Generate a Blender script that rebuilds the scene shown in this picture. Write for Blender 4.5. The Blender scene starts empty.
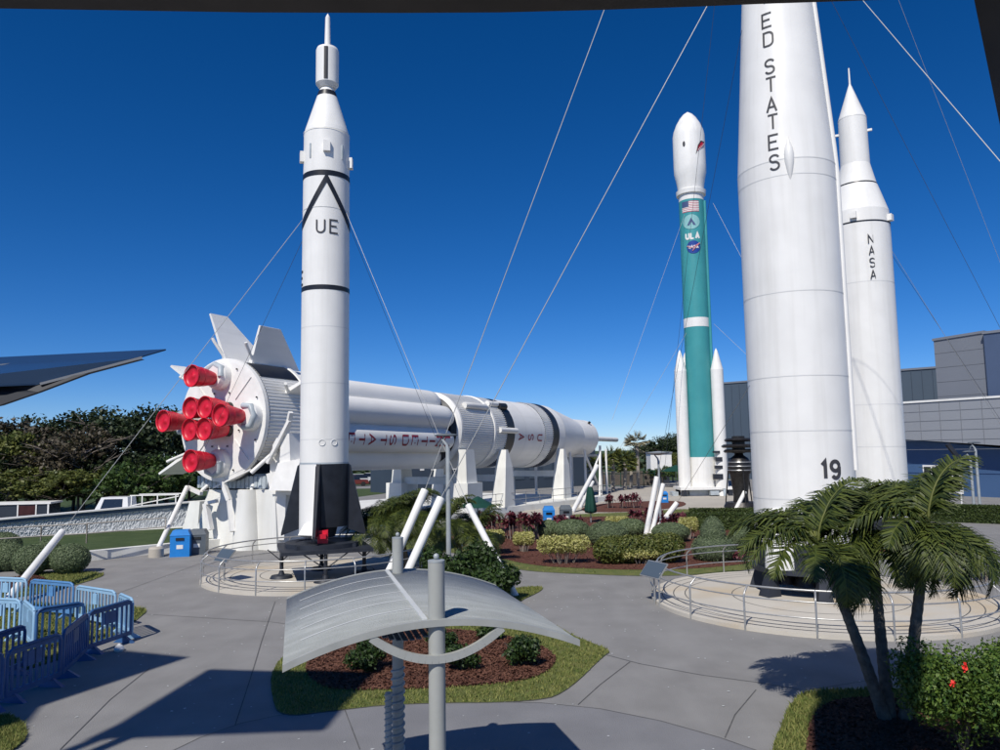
import bpy, math, random
import numpy as np
from mathutils import Vector, Matrix
R=math.radians; PI=math.pi
random.seed(7); rng=np.random.default_rng(11)
sc=bpy.context.scene; col=sc.collection
# ---------------------------------------------------------------- camera geometry
_up=np.array([-117,7400,-750.]);_up/=np.linalg.norm(_up)
_fw=np.array([0,0,-1.]);_Y=_fw-_up*_fw.dot(_up);_Y/=np.linalg.norm(_Y);_X=np.cross(_Y,_up)
CM=np.array([_X,_Y,_up]); CO=np.array([0,0,4.6])
def ray(px,py): return CM@np.array([(px-500)/750,(375-py)/750,-1])
def G(px,py,z=0.):
    r=ray(px,py); p=CO+r*((z-CO[2])/r[2]); return Vector((p[0],p[1],z))
def D(px,py,d):
    r=ray(px,py); return Vector(CO+r*(d/r[1]))
def P(p):
    c=CM.T@(np.array(p)-CO); return (500+750*c[0]/-c[2],375-750*c[1]/-c[2])
def cdepth(p): return -(CM.T@(np.array(p)-CO))[2]
cd=bpy.data.cameras.new('camera'); cam=bpy.data.objects.new('camera',cd); col.objects.link(cam)
cd.sensor_width=36; cd.lens=27; cd.clip_end=3000; cd.clip_start=0.05
mw=Matrix([list(CM[0])+[0],list(CM[1])+[0],list(CM[2])+[0],[0,0,0,1]]); mw=Matrix.Translation((0,0,4.6))@mw
cam.matrix_world=mw; sc.camera=cam
# ---------------------------------------------------------------- light
SAZ,SEL=23,48
w=bpy.data.worlds.new('World'); sc.world=w; w.use_nodes=True
nt=w.node_tree; nt.nodes.clear()
sky=nt.nodes.new('ShaderNodeTexSky'); sky.sky_type='NISHITA'; sky.sun_disc=False
sky.sun_elevation=R(SEL); sky.sun_rotation=R(180+SAZ); sky.altitude=0; sky.air_density=.7; sky.dust_density=0.0; sky.ozone_density=6.0
bg=nt.nodes.new('ShaderNodeBackground'); bg.inputs[1].default_value=0.085
hs=nt.nodes.new('ShaderNodeHueSaturation'); hs.inputs['Saturation'].default_value=1.2; hs.inputs['Hue'].default_value=0.500
ow=nt.nodes.new('ShaderNodeOutputWorld')
ga=nt.nodes.new('ShaderNodeGamma'); ga.inputs[1].default_value=1.05
va_=nt.nodes.new('ShaderNodeVectorMath'); va_.operation='SCALE'; va_.inputs[3].default_value=.1
vb_=nt.nodes.new('ShaderNodeVectorMath'); vb_.operation='MULTIPLY'; vb_.inputs[1].default_value=(9.9,10.3,11.9)
nt.links.new(sky.outputs[0],va_.inputs[0]); nt.links.new(va_.outputs[0],ga.inputs[0]); nt.links.new(ga.outputs[0],vb_.inputs[0]); nt.links.new(vb_.outputs[0],hs.inputs['Color']); nt.links.new(hs.outputs[0],bg.inputs[0]); nt.links.new(bg.outputs[0],ow.inputs[0])
sl=bpy.data.lights.new('sun','SUN'); sl.energy=4.3; sl.angle=R(0.53); sl.color=(1,.95,.87)
so=bpy.data.objects.new('sun',sl); col.objects.link(so); so.location=(-30,-60,80)
sd=Vector((math.sin(R(SAZ))*math.cos(R(SEL)),math.cos(R(SAZ))*math.cos(R(SEL)),-math.sin(R(SEL))))
so.rotation_euler=sd.to_track_quat('-Z','Y').to_euler()
sc.view_settings.view_transform='Standard'; sc.view_settings.look='None'; sc.view_settings.exposure=0.0; sc.view_settings.gamma=1
sc.view_settings.use_curve_mapping=False
# ---------------------------------------------------------------- materials
MT={}
def mat(name,c,rough=.6,var=.12,scale=3.,bump=0.,c2=None,metal=0.,spec=.4,detail=6,bscale=None,coord='Object',thr=None,island=False,transl=0.,grime=None):
    m=bpy.data.materials.new(name); m.use_nodes=True; n=m.node_tree; b=n.nodes['Principled BSDF']
    b.inputs['Roughness'].default_value=rough; b.inputs['Metallic'].default_value=metal
    b.inputs['Specular IOR Level'].default_value=spec
    tc=n.nodes.new('ShaderNodeTexCoord'); L=n.links.new
    if c2 is None: c2=tuple(x*(1-var) for x in c); c1=tuple(min(1,x*(1+var)) for x in c)
    else: c1=c
    mx=n.nodes.new('ShaderNodeMix'); mx.data_type='RGBA'
    mx.inputs[6].default_value=(*c1,1); mx.inputs[7].default_value=(*c2,1)
    if island:
        g=n.nodes.new('ShaderNodeNewGeometry'); L(g.outputs['Random Per Island'],mx.inputs[0])
    else:
        t=n.nodes.new('ShaderNodeTexNoise'); t.inputs['Scale'].default_value=scale; t.inputs['Detail'].default_value=detail
        L(tc.outputs[coord],t.inputs['Vector'])
        r=n.nodes.new('ShaderNodeValToRGB'); a,z=thr or (.3,.7)
        r.color_ramp.elements[0].position=a; r.color_ramp.elements[1].position=z
        L(t.outputs['Fac'],r.inputs[0]); L(r.outputs[0],mx.inputs[0])
    outc=mx.outputs[2]
    if grime:   # streaks: (colour, scale vector, strength)
        gc,gs,ga=grime
        mp=n.nodes.new('ShaderNodeMapping'); mp.inputs['Scale'].default_value=gs; L(tc.outputs['Object'],mp.inputs[0])
        t2=n.nodes.new('ShaderNodeTexNoise'); t2.inputs['Scale'].default_value=1; t2.inputs['Detail'].default_value=5; L(mp.outputs[0],t2.inputs['Vector'])
        r2=n.nodes.new('ShaderNodeValToRGB'); r2.color_ramp.elements[0].position=.48; r2.color_ramp.elements[1].position=.8
        L(t2.outputs['Fac'],r2.inputs[0])
        mu=n.nodes.new('ShaderNodeMath'); mu.operation='MULTIPLY'; mu.inputs[1].default_value=ga; L(r2.outputs[0],mu.inputs[0])
        m2=n.nodes.new('ShaderNodeMix'); m2.data_type='RGBA'; m2.inputs[7].default_value=(*gc,1)
        L(mu.outputs[0],m2.inputs[0]); L(outc,m2.inputs[6]); outc=m2.outputs[2]
    L(outc,b.inputs['Base Color'])
    if bump:
        tb=n.nodes.new('ShaderNodeTexNoise'); tb.inputs['Scale'].default_value=bscale or scale*4; tb.inputs['Detail'].default_value=5
        L(tc.outputs[coord],tb.inputs['Vector'])
        bp=n.nodes.new('ShaderNodeBump'); bp.inputs['Strength'].default_value=bump; bp.inputs['Distance'].default_value=.05
        L(tb.outputs['Fac'],bp.inputs['Height']); L(bp.outputs[0],b.inputs['Normal'])
    if transl:
        o=n.nodes['Material Output']; tr=n.nodes.new('ShaderNodeBsdfTranslucent'); ms=n.nodes.new('ShaderNodeMixShader')
        ms.inputs[0].default_value=transl; L(outc,tr.inputs[0]); L(b.outputs[0],ms.inputs[1]); L(tr.outputs[0],ms.inputs[2]); L(ms.outputs[0],o.inputs[0])
    MT[name]=m; return m
WH=(.81,.80,.765)
mat('white_paint',WH,.42,.035,1.2,bump=.06,bscale=1.1,grime=((.5,.48,.43),(3.2,3.2,.15),.30))
mat('white_paint_long',(.83,.82,.785),.45,.04,.5,bump=.02,bscale=.6,grime=((.45,.44,.42),(.15,1.8,1.8),.2))
mat('white_plain',(.80,.79,.755),.5,.05,2.5,grime=((.45,.42,.36),(1,1,.4),.25))
mat('cream_concrete',(.74,.74,.70),.7,.06,.8,bump=.05,grime=((.42,.38,.3),(1.5,1.5,.2),.3))
mat('black_paint',(.016,.018,.024),.4,.3,3)
mat('shade_black',(.022,.026,.036),.55,.3,2)
mat('dark_metal',(.045,.043,.042),.4,.4,6,metal=.6,bump=.2)
mat('teal_paint',(.05,.29,.31),.45,.08,.5,grime=((.08,.33,.32),(1,1,.25),.5))
mat('red_nozzle',(.60,.012,.035),.42,.18,4,bump=.08,grime=((.32,.01,.02),(3,3,3),.4))
mat('red_letter',(.30,.008,.03),.5,.1,4)
mat('grey_pipe',(.42,.47,.5),.4,.15,3)
mat('seam',(.69,.69,.67),.5,.05,3)
mat('decal_dark',(.05,.05,.055),.5,.15,6)
mat('steel',(.42,.42,.41),.35,.15,8,metal=.55)
mat('wire',(.5,.5,.48),.45,.1,2,metal=.3)
mat('wire_dark',(.07,.08,.1),.5,.1,2)
mat('galv',(.36,.39,.40),.5,.1,4,metal=.15,bump=.05)
mat('sheet_metal',(.31,.33,.325),.65,.09,2.5,bump=.5,bscale=55,grime=((.55,.57,.57),(.6,6,6),.5))
mat('pole_grey',(.36,.37,.35),.5,.06,4,bump=.03,grime=((.2,.2,.19),(5,5,.6),.3))
mat('roof_dark',(.045,.040,.037),.6,.2,5)
mat('asphalt_ground',(.235,.23,.223),.85,.11,.8,bump=.3,bscale=50,detail=12,coord='Object',grime=((.30,.295,.285),(1.7,.5,1),.4))
mat('slab_blue',(.20,.20,.208),.8,.10,.9,bump=.3,bscale=50,detail=12,grime=((.26,.26,.26),(1.3,.6,1),.35))
mat('joint',(.10,.10,.10),.9,.3,5)
mat('sand_concrete',(.44,.405,.345),.85,.08,.3,bump=.15,bscale=30)
mat('grass_base',(.08,.115,.025),.9,.3,2.5,c2=(.16,.16,.05),bump=.6,bscale=30)
mat('grass_blade',(.10,.15,.028),.8,island=True,c2=(.32,.31,.10),transl=.25)
mat('lawn_far',(.035,.062,.014),.9,.3,1.2,c2=(.06,.09,.025),bump=.8,bscale=14)
mat('mulch',(.085,.026,.016),.95,.5,12,c2=(.16,.062,.04),bump=1.0,bscale=40,thr=(.4,.6))
mat('mulch_chip',(.07,.024,.014),.95,island=True,c2=(.15,.07,.045))
mat('platform',(.52,.485,.42),.85,.06,.7,bump=.12,bscale=25,grime=((.5,.35,.16),(.35,.5,1),.75))
mat('bark',(.10,.085,.07),.9,.4,8,bump=.6)
mat('palm_bark',(.13,.12,.10),.9,.35,9,bump=.5)
mat('palm_bark_pale',(.3,.27,.23),.9,.2,5,bump=.5)
for nm,a,b,t in (('leaf_dark',(.014,.027,.009),(.042,.062,.02),.1),('leaf_mid',(.02,.05,.009),(.075,.125,.025),.15),('leaf_brown',(.04,.034,.02),(.09,.072,.04),.1),
    ('leaf_olive',(.06,.085,.015),(.16,.17,.04),.2),('leaf_greyg',(.08,.12,.055),(.19,.24,.12),.15),('leaf_yellow',(.28,.29,.06),(.62,.58,.25),.2),
    ('leaf_red',(.07,.016,.022),(.24,.06,.08),.2),('leaf_bright',(.028,.075,.010),(.13,.20,.03),.2),('leaf_gloss',(.010,.028,.006),(.05,.09,.018),.15),
    ('frond',(.010,.026,.005),(.10,.125,.02),.15),('frond_pale',(.2,.2,.12),(.42,.38,.26),.2),('leaf_hedge',(.025,.045,.01),(.07,.10,.02),.15)):
    mat(nm,a,.55,island=True,c2=b,transl=t)
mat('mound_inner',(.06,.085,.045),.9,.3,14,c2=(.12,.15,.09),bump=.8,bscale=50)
mat('twig_grey',(.25,.21,.18),.9,.2,5)
mat('stone_white',(.50,.52,.54),.85,.08,4,bump=.7,bscale=5)
mat('coping',(.075,.11,.16),.8,.12,2)  # dark blue; paints the shade below the wall coping, also cabinet and trough
mat('bin_blue',(.02,.22,.62),.4,.08,3)
mat('bin_grey',(.10,.12,.14),.5,.1,3)
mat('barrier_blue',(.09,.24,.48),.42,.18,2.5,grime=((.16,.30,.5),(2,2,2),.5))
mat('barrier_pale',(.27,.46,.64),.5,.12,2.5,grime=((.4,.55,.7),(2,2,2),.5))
mat('barrier_shaded',(.03,.095,.24),.4,.18,2.5,grime=((.1,.2,.38),(2,2,2),.4))  # backlit and shaded barriers: their darkness is put into the blue
mat('panel_blue',(.02,.045,.10),.28,.1,1.0,spec=.7)
mat('umbrella_green',(.005,.05,.035),.8,.15,4)
mat('glass_dark',(.015,.018,.022),.12,.1,1,spec=.8)
mat('wall_shade_blue',(.04,.06,.09),.75,.06,.3)  # low building's shade darkened into its wall colour; also warehouse ribs
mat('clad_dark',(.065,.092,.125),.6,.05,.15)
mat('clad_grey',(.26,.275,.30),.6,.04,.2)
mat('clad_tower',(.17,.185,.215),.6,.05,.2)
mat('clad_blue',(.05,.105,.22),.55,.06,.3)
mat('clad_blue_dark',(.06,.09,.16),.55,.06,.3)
mat('line_dark',(.18,.19,.21),.7,.1,1)
mat('flower',(.75,.03,.02),.6,.2,5)
mat('flag_red',(.55,.18,.22),.5,.05,5); mat('flag_blue',(.06,.09,.2),.5,.05,5); mat('pale_teal',(.25,.5,.5),.5,.05,5)
mat('emblem_blue',(.01,.05,.28),.5,.05,5)
mat('van_window',(.05,.014,.013),.3,.2,3); mat('seam_light',(.56,.58,.575),.6,.05,3); mat('car_white',(.7,.7,.7),.25,.03,1); mat('car_red',(.14,.03,.025),.25,.03,1); mat('car_dark',(.03,.035,.045),.25,.1,1); mat('rubber',(.02,.02,.02),.8,.1,3)
# ---------------------------------------------------------------- mesh builder
def _frame(d):
    d=Vector(d).normalized(); a=Vector((0,0,1)) if abs(d.z)<.95 else Vector((1,0,0))
    u=d.cross(a).normalized(); return u,u.cross(d).normalized()
class MB:
    def __init__(s): s.v=[];s.f=[];s.sm=[]
    def add(s,vs,fs,sm=False):
        o=len(s.v); s.v+=[tuple(x) for x in vs]; s.f+=[tuple(i+o for i in f) for f in fs]; s.sm+=[sm]*len(fs); return s
    def box(s,x0,y0,z0,x1,y1,z1,M=None):
        vs=[Vector(p) for p in ((x0,y0,z0),(x1,y0,z0),(x1,y1,z0),(x0,y1,z0),(x0,y0,z1),(x1,y0,z1),(x1,y1,z1),(x0,y1,z1))]
        if M: vs=[M@p for p in vs]
        return s.add(vs,[(0,3,2,1),(4,5,6,7),(0,1,5,4),(1,2,6,5),(2,3,7,6),(3,0,4,7)])
    def cbox(s,c,sz,M=None): 
        return s.box(c[0]-sz[0]/2,c[1]-sz[1]/2,c[2]-sz[2]/2,c[0]+sz[0]/2,c[1]+sz[1]/2,c[2]+sz[2]/2,M)
    def hexa(s,bot,top):
        vs=list(bot)+list(top); n=len(bot)
        return s.add(vs,[tuple(range(n-1,-1,-1)),tuple(range(n,2*n))]+[(i,(i+1)%n,n+(i+1)%n,n+i) for i in range(n)])
    def prism(s,poly,z0,z1): return s.hexa([(p[0],p[1],z0) for p in poly],[(p[0],p[1],z1) for p in poly])
    def bar(s,a,b,wd,ht=None):
        a=Vector(a);b=Vector(b);u,v=_frame(b-a);h=(ht or wd)/2;wd=wd/2
        q=lambda c:[c-u*wd-v*h,c+u*wd-v*h,c+u*wd+v*h,c-u*wd+v*h]
        return s.hexa(q(a),q(b))
    def tube(s,pts,rad,seg=10,cap=True,sm=True,closed=False):
        pts=[Vector(p) for p in pts]; n=len(pts); rr=rad if hasattr(rad,'__len__') else [rad]*n
        vs=[]; u=None
        for i,p in enumerate(pts):
            if closed: t=pts[(i+1)%n]-pts[i-1]
            else: t=pts[min(i+1,n-1)]-pts[max(i-1,0)]
            t.normalize()
            if u is None: u,_=_frame(t)
            else: u=(u-t*u.dot(t)).normalized()
            v=t.cross(u)
            vs+=[p+(u*math.cos(2*PI*k/seg)+v*math.sin(2*PI*k/seg))*rr[i] for k in range(seg)]
        m=n if closed else n-1
        fs=[(i*seg+k,i*seg+(k+1)%seg,((i+1)%n)*seg+(k+1)%seg,((i+1)%n)*seg+k) for i in range(m) for k in range(seg)]
        s.add(vs,fs,sm)
        if cap and not closed:
            s.add(vs[:seg],[tuple(range(seg-1,-1,-1))]); s.add(vs[-seg:],[tuple(range(seg))])
        return s
    def lathe(s,prof,seg=48,M=None,cap0=True,cap1=True,split=True,a0=0,a1=2*PI):
        # prof: (r,z) list; sharp edge between segments by duplicating rings
        M=M or Matrix(); full=abs(a1-a0-2*PI)<1e-6; ns=seg if full else seg+1
        ring=lambda r,z:[M@Vector((r*math.cos(a0+(a1-a0)*k/seg),r*math.sin(a0+(a1-a0)*k/seg),z)) for k in range(ns)]
        for i in range(len(prof)-1):
            (r0,z0),(r1,z1)=prof[i],prof[i+1]
            vs=ring(r0,z0)+ring(r1,z1)
            s.add(vs,[(k,(k+1)%ns,ns+(k+1)%ns,ns+k) for k in range(seg)],True)
        if cap0 and prof[0][0]>1e-4: s.add(ring(*prof[0]),[tuple(range(ns-1,-1,-1))])
        if cap1 and prof[-1][0]>1e-4: s.add(ring(*prof[-1]),[tuple(range(ns))])
        return s
    def smooth_lathe(s,prof,seg=48,M=None):
        M=M or Matrix(); vs=[]
        for r,z in prof: vs+=[M@Vector((r*math.cos(2*PI*k/seg),r*math.sin(2*PI*k/seg),z)) for k in range(seg)]
        return s.add(vs,[(i*seg+k,i*seg+(k+1)%seg,(i+1)*seg+(k+1)%seg,(i+1)*seg+k) for i in range(len(prof)-1) for k in range(seg)],True)
    def build(s,name,m,parent=None,label=None,kind=None):
        me=bpy.data.meshes.new(name); me.from_pydata(s.v,[],s.f); me.polygons.foreach_set('use_smooth',s.sm)
        me.materials.append(MT[m] if isinstance(m,str) else m); me.update()
        o=bpy.data.objects.new(name,me); col.objects.link(o)
        if parent: o.parent=parent
        if label: o['label']=label
        if kind: o['kind']=kind
        return o
def np_mesh(name,V,nper,m,parent=None):
    # V (N,nper,3) -> independent faces
    N=len(V); me=bpy.data.meshes.new(name); me.vertices.add(N*nper); me.vertices.foreach_set('co',V.reshape(-1).astype('f'))
    me.loops.add(N*nper); me.loops.foreach_set('vertex_index',np.arange(N*nper,dtype='i'))
    me.polygons.add(N); me.polygons.foreach_set('loop_start',np.arange(0,N*nper,nper,dtype='i'))
    me.materials.append(MT[m]); me.update(calc_edges=True); me.validate()
    o=bpy.data.objects.new(name,me); col.objects.link(o)
    if parent: o.parent=parent
    return o
def thing(name,label,cat,loc=(0,0,0),rz=0,group=None):
    o=bpy.data.objects.new(name,None); col.objects.link(o); o.location=loc; o.rotation_euler=(0,0,rz); o.empty_display_size=.2
    return tag(o,label,cat,group)
def tag(o,label=None,cat=None,group=None,kind=None):
    if label:o['label']=label
    if cat:o['category']=cat
    if group:o['group']=group
    if kind:o['kind']=kind
    return o
def dup(o,loc,rz,label=None,group=None,sc_=None):
    def rec(x,par):
        c=x.copy(); col.objects.link(c); c.parent=par
        for ch in list(x.children): rec(ch,c)
        return c
    r=rec(o,None); r.location=loc; r.rotation_euler=(0,0,rz)
    if label:r['label']=label
    if group:r['group']=group
    if sc_:r.scale=sc_
    return r
# ---------------------------------------------------------------- stroke lettering
def arcp(cx,cy,rx,ry,a0,a1,n=8): return [(cx+rx*math.cos(R(a0+(a1-a0)*i/n)),cy+ry*math.sin(R(a0+(a1-a0)*i/n))) for i in range(n+1)]
FONT={'U':[[(0,1)]+[(0,.35)]+arcp(.3,.3,.3,.3,180,360)+[(.6,1)]],'N':[[(0,0),(0,1),(.6,0),(.6,1)]],'I':[[(.3,0),(.3,1)]],
 'T':[[(0,1),(.64,1)],[(.32,.94),(.32,0)]],'E':[[(.6,1),(0,1),(0,0),(.6,0)],[(.06,.52),(.5,.52)]],
 'D':[[(0,0),(0,1),(.3,1)]+arcp(.3,.7,.3,.3,90,0,5)+arcp(.3,.3,.3,.3,0,-90,5)+[(0.0,0)]],
 'S':[arcp(.3,.76,.28,.24,20,180,7)+arcp(.3,.74,.28,.23,190,260,4)+arcp(.3,.27,.28,.25,80,-10,5)+arcp(.3,.25,.28,.25,-20,-160,7)],
 'A':[[(0,0),(.3,1),(.6,0)],[(.13,.33),(.47,.33)]],'L':[[(0,1),(0,0),(.5,0)]],
 '1':[[(.02,.78),(.2,1),(.2,0)]],'9':[arcp(.3,.7,.28,.29,-30,330,14),arcp(.3,.34,.28,.34,5,-150,8)+[]]}
FONT['9']=[arcp(.3,.71,.27,.28,0,360,16),[(.575,.66)]+arcp(.3,.4,.27,.39,0,-140,8)]
def strokes(mb,ch,fn,h,wd,k=0):
    """fn(u,v,off) -> world point"""
    for pl in FONT[ch]:
        k+=1; pts=[]
        for i in range(len(pl)-1):
            a=np.array(pl[i])*h;b=np.array(pl[i+1])*h; n=max(1,int(np.linalg.norm(b-a)/(h*.25)))
            for j in range(n): pts.append(a+(b-a)*j/n)
        pts.append(np.array(pl[-1])*h)
        pts=[p for i,p in enumerate(pts) if i==0 or np.linalg.norm(p-pts[i-1])>1e-4]
        Lf=[];Rt=[]
        for i,p in enumerate(pts):
            d0=pts[i]-pts[i-1] if i else pts[1]-pts[0]; d1=pts[i+1]-pts[i] if i<len(pts)-1 else d0
            d0=d0/np.linalg.norm(d0); d1=d1/np.linalg.norm(d1); t=d0+d1
            if np.linalg.norm(t)<.3: t=d1
            t/=np.linalg.norm(t); nn=np.array([-t[1],t[0]]); c=max(.45,abs(nn.dot(np.array([-d0[1],d0[0]]))))
            Lf.append(p+nn*wd/2/c); Rt.append(p-nn*wd/2/c)
        off=.012+.003*(k%4)
        vs=[fn(q[0],q[1],off) for q in Lf]+[fn(q[0],q[1],off) for q in Rt]; n=len(pts)
        mb.add(vs,[(i,n+i,n+i+1,i+1) for i in range(n-1)])
def cyl_fn(cx,cy,rf,a0,z0):   # rf(z)-> radius; angle a0 decreasing = to the right seen from outside? (u to viewer's right)
    def f(u,v,off):
        z=z0+v; r=rf(z)+off; a=a0+u/rf(z); return Vector((cx+r*math.cos(a),cy+r*math.sin(a),z))
    return f
# ---------------------------------------------------------------- setting : ground
def sheet(name,poly,z,m,kind='structure'):
    mb=MB(); mb.add([(p[0],p[1],z) for p in poly],[tuple(range(len(poly)))]); o=mb.build(name,m)
    if kind:o['kind']=kind
    return o
def px(*pts,z=0.): return [G(a,b,z) for a,b in pts]
def smooth(poly,it=2):
    for _ in range(it):
        q=[]
        for i in range(len(poly)):
            a,b=poly[i],poly[(i+1)%len(poly)]; q+=[a*.75+b*.25,a*.25+b*.75]
        poly=q
    return poly
g=MB(); g.add([(-1500,-300,0),(1500,-300,0),(1500,2500,0),(-1500,2500,0)],[(0,1,2,3)]); g.build('ground','asphalt_ground',kind='structure')
# far ground : dull green land beyond
sheet('meadow',[(-900,100),(900,118),(900,2400),(-900,2400)],.004,'lawn_far')
sheet('meadow_side',[(-700,46),(-23,57),(-9,99),(-700,99)],.004,'lawn_far')
arc=[G(*p) for p in ((150,762),(200,738),(240,724),(277,716),(340,708),(400,704),(470,702),(540,703),(600,709),(660,721),(720,738),(760,752))]
near=arc+[Vector((6.5,8.5,0)),Vector((-8,8.5,0))]
sheet('walkway',near,.004,'slab_blue')
sheet('plaza',px((600,528),(560,522),(520,512),(575,499),(640,487),(745,487),(775,505),(760,520),(690,524)),.004,'sand_concrete')
def joint(pts,wd=.018,z=.009):
    mb=MB(); n=len(pts); vs=[]
    for i,p in enumerate(pts):
        t=(pts[min(i+1,n-1)]-pts[max(i-1,0)]).normalized(); q=Vector((-t.y,t.x,0))*wd/2
        vs+=[Vector((p.x,p.y,z))+q,Vector((p.x,p.y,z))-q]
    mb.add(vs,[(2*i,2*i+1,2*i+3,2*i+2) for i in range(n-1)]); return mb
jm=MB()
for pts in (arc[:],px((606,655),(640,664),(700,675),(760,683),(800,690)),px((630,662),(600,685),(578,705)),px((756,690),(735,715),(725,738)),
            px((275,602),(262,640),(250,680),(235,726)),px((150,668),(110,700),(60,750)),px((140,614),(270,622),(285,624)),px((100,600),(210,560),(290,540)),
            px((285,600),(380,596)),px((344,708),(360,750)),
            px((810,690),(900,676),(1000,650))):
    j=joint(pts); jm.add(j.v,j.f)
jm.build('pavement_joints','joint',kind='structure')
islands={}
def island(name,pts,mulch,seed,blades=9000,curb=True,bl=.07):
    poly=smooth(px(*pts),2) if len(pts)>3 else px(*pts)
    sheet('grass_bed',poly,.02,'grass_base')
    mb=MB(); mb.prism([(p.x,p.y) for p in poly],-.02,.016); mb.build('bed_edge','joint',kind='structure')
    mps=[smooth(px(*m),2) for m in mulch]
    for k,mp in enumerate(mps): sheet('mulch_bed',mp,.03+.004*k,'mulch')
    def inside(P_,poly):
        x,y=P_[:,0],P_[:,1]; c=np.zeros(len(P_),bool); n=len(poly)
        for i in range(n):
            x1,y1,x2,y2=poly[i].x,poly[i].y,poly[(i+1)%n].x,poly[(i+1)%n].y
            if y1==y2: continue
            c^=((y1>y)!=(y2>y))&(x<(x2-x1)*(y-y1)/(y2-y1)+x1)
        return c
    lo=np.array([min(p.x for p in poly),min(p.y for p in poly)]);hi=np.array([max(p.x for p in poly),max(p.y for p in poly)])
    Q=rng.uniform(lo,hi,(blades*3,2)); ok=inside(Q,poly)
    chips=ok.copy(); inm=np.zeros(len(Q),bool)
    for mp in mps: inm|=inside(Q,mp)
    B=Q[ok&~inm]; n=len(B)
    if n:
        a=rng.uniform(0,2*PI,n); h=rng.uniform(.5,1.2,n)*bl; wd=rng.uniform(.006,.014,n)*(bl/.07)*1.3; ln=rng.normal(0,.45,(n,2))*h[:,None]
        b0=np.c_[B,np.full(n,.02)]; dx=np.c_[np.cos(a)*wd,np.sin(a)*wd,np.zeros(n)]
        tp=b0+np.c_[ln,h]; V=np.stack([b0-dx,b0+dx,tp],1)
        o=np_mesh('grass',V,3,'grass_blade'); tag(o,kind='stuff')
    Cq=Q[ok&inm]; n=len(Cq)
    if n:
        V=leafquads(np.c_[Cq,np.full(n,.045)+rng.uniform(0,.02,n)],np.tile([0,0,1.],(n,1)),.045*np.ones(n),.35,.5)
        o=np_mesh('mulch_chips',V,4,'mulch_chip'); tag(o,kind='stuff')
    return poly
def leafquads(Pc,N,S,jit=.6,asp=.55):
    n=len(Pc); N=N+rng.normal(0,jit,(n,3)); N/=np.linalg.norm(N,axis=1)[:,None]+1e-9
    A=rng.normal(0,1,(n,3)); U=np.cross(N,A); U/=np.linalg.norm(U,axis=1)[:,None]+1e-9; W=np.cross(N,U)
    S=np.asarray(S)[:,None]; u=U*S; w_=W*S*asp
    return np.stack([Pc-u,Pc-u*.1-w_,Pc+u,Pc+u*.1+w_],1)
GB='grass'
island('A',[(270,670),(272,700),(280,718),(330,712),(400,704),(540,703),(570,690),(604,656),(612,652),(596,645),(570,635),(530,612),(512,605),(545,590),(540,586),(505,590),(470,583),(400,583),(350,600),(300,640)],
       [[(300,665),(318,690),(360,692),(430,690),(520,684),(552,672),(558,655),(520,638),(430,628),(340,640)]],1,26000,bl=.06)
island('B',[(455,552),(480,561),(520,571),(570,574),(650,577),(720,574),(775,566),(850,560),(960,560),(1000,540),(900,520),(770,520),(700,508),(640,512),(560,515),(490,520),(430,530),(380,545),(400,552)],
       [[(462,550),(490,556),(530,566),(580,569),(650,571),(720,568),(775,560),(850,552),(950,552),(985,540),(900,524),(770,524),(700,512),(640,516),(560,518),(490,524),(440,534)]],2,9000,bl=.07)
island('C',[(770,756),(778,735),(790,705),(803,692),(850,690),(925,691),(1000,715),(1100,720),(1100,800),(770,800)],
       [[(806,756),(812,715),(840,700),(900,700),(960,716),(1060,740),(1060,790),(806,790)]],3,14000,bl=.07)
island('L',[(-40,578),(0,582),(40,572),(92,572),(110,575),(60,590),(20,598),(-40,602)],[[(-40,578),(0,579),(40,575),(50,583),(20,590),(-40,592)]],4,4000,bl=.08)
island('P',[(-60,612),(0,600),(60,606),(120,606),(150,609),(140,618),(110,640),(40,668),(-60,690)],[[(-60,650),(-40,655),(-45,660),(-60,660)]],5,9000,bl=.08)
island('Q',[(-60,742),(0,715),(20,722),(28,735),(20,748),(-20,768)],[[(-60,750),(-50,752),(-55,757)]],6,5000,bl=.08)
sheet('mulch_plaza',smooth(px((575,510),(600,503),(680,500),(690,506),(650,511),(600,513)),2),.012,'mulch')
# ---------------------------------------------------------------- wires
def wire(a,b,label,r=.012,m='wire',sag=.0,cat='guy wire',group='guy wires holding the rockets'):
    a=Vector(a);b=Vector(b); n=10; pts=[]
    for i in range(n+1):
        t=i/n; p=a.lerp(b,t); p.z-=sag*4*t*(1-t); pts.append(p-a)
    o=MB().tube(pts,r*.75,5).build('guy_wire',m); o.location=a; tag(o,label,cat,group); return o
# ---------------------------------------------------------------- JUPITER-C style rocket
def px_profile(x,lst,d):
    out=[]
    for (y,hw) in lst:
        p=D(x,y,d); out.append((hw*cdepth(p)/750,p.z))
    return out
def loc_of(x,d): 
    p=D(x,500,d); return p
JD=28.5; jb=D(324,500,JD); JX,JY=jb.x,jb.y
rk=thing('tall_rocket','slender white rocket with black chevron, UE letters and black tail, left of centre','rocket',(JX,JY,0))
def zy(x,y,d): return D(x,y,d).z
zj=lambda y:zy(324,y,JD); pj=lambda y,hw:(hw*cdepth(D(324,y,JD))/750,zj(y))
rJ=.90
body=[(rJ,zj(463)),(rJ,zj(182))]
MB().lathe([(rJ,zj(463)),(rJ,zj(293.5))],64).build('lower_body','white_paint',rk)
MB().lathe([(rJ,zj(290)),(rJ*.985,zj(182))],64).build('upper_body','white_paint',rk)
MB().lathe([(rJ+.01,zj(294)),(rJ+.01,zj(289.5))],64).build('black_band','black_paint',rk)
MB().lathe([(rJ*.985+.012,zj(183)),(rJ*.985+.012,zj(178))],64).build('black_band','black_paint',rk)
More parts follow.
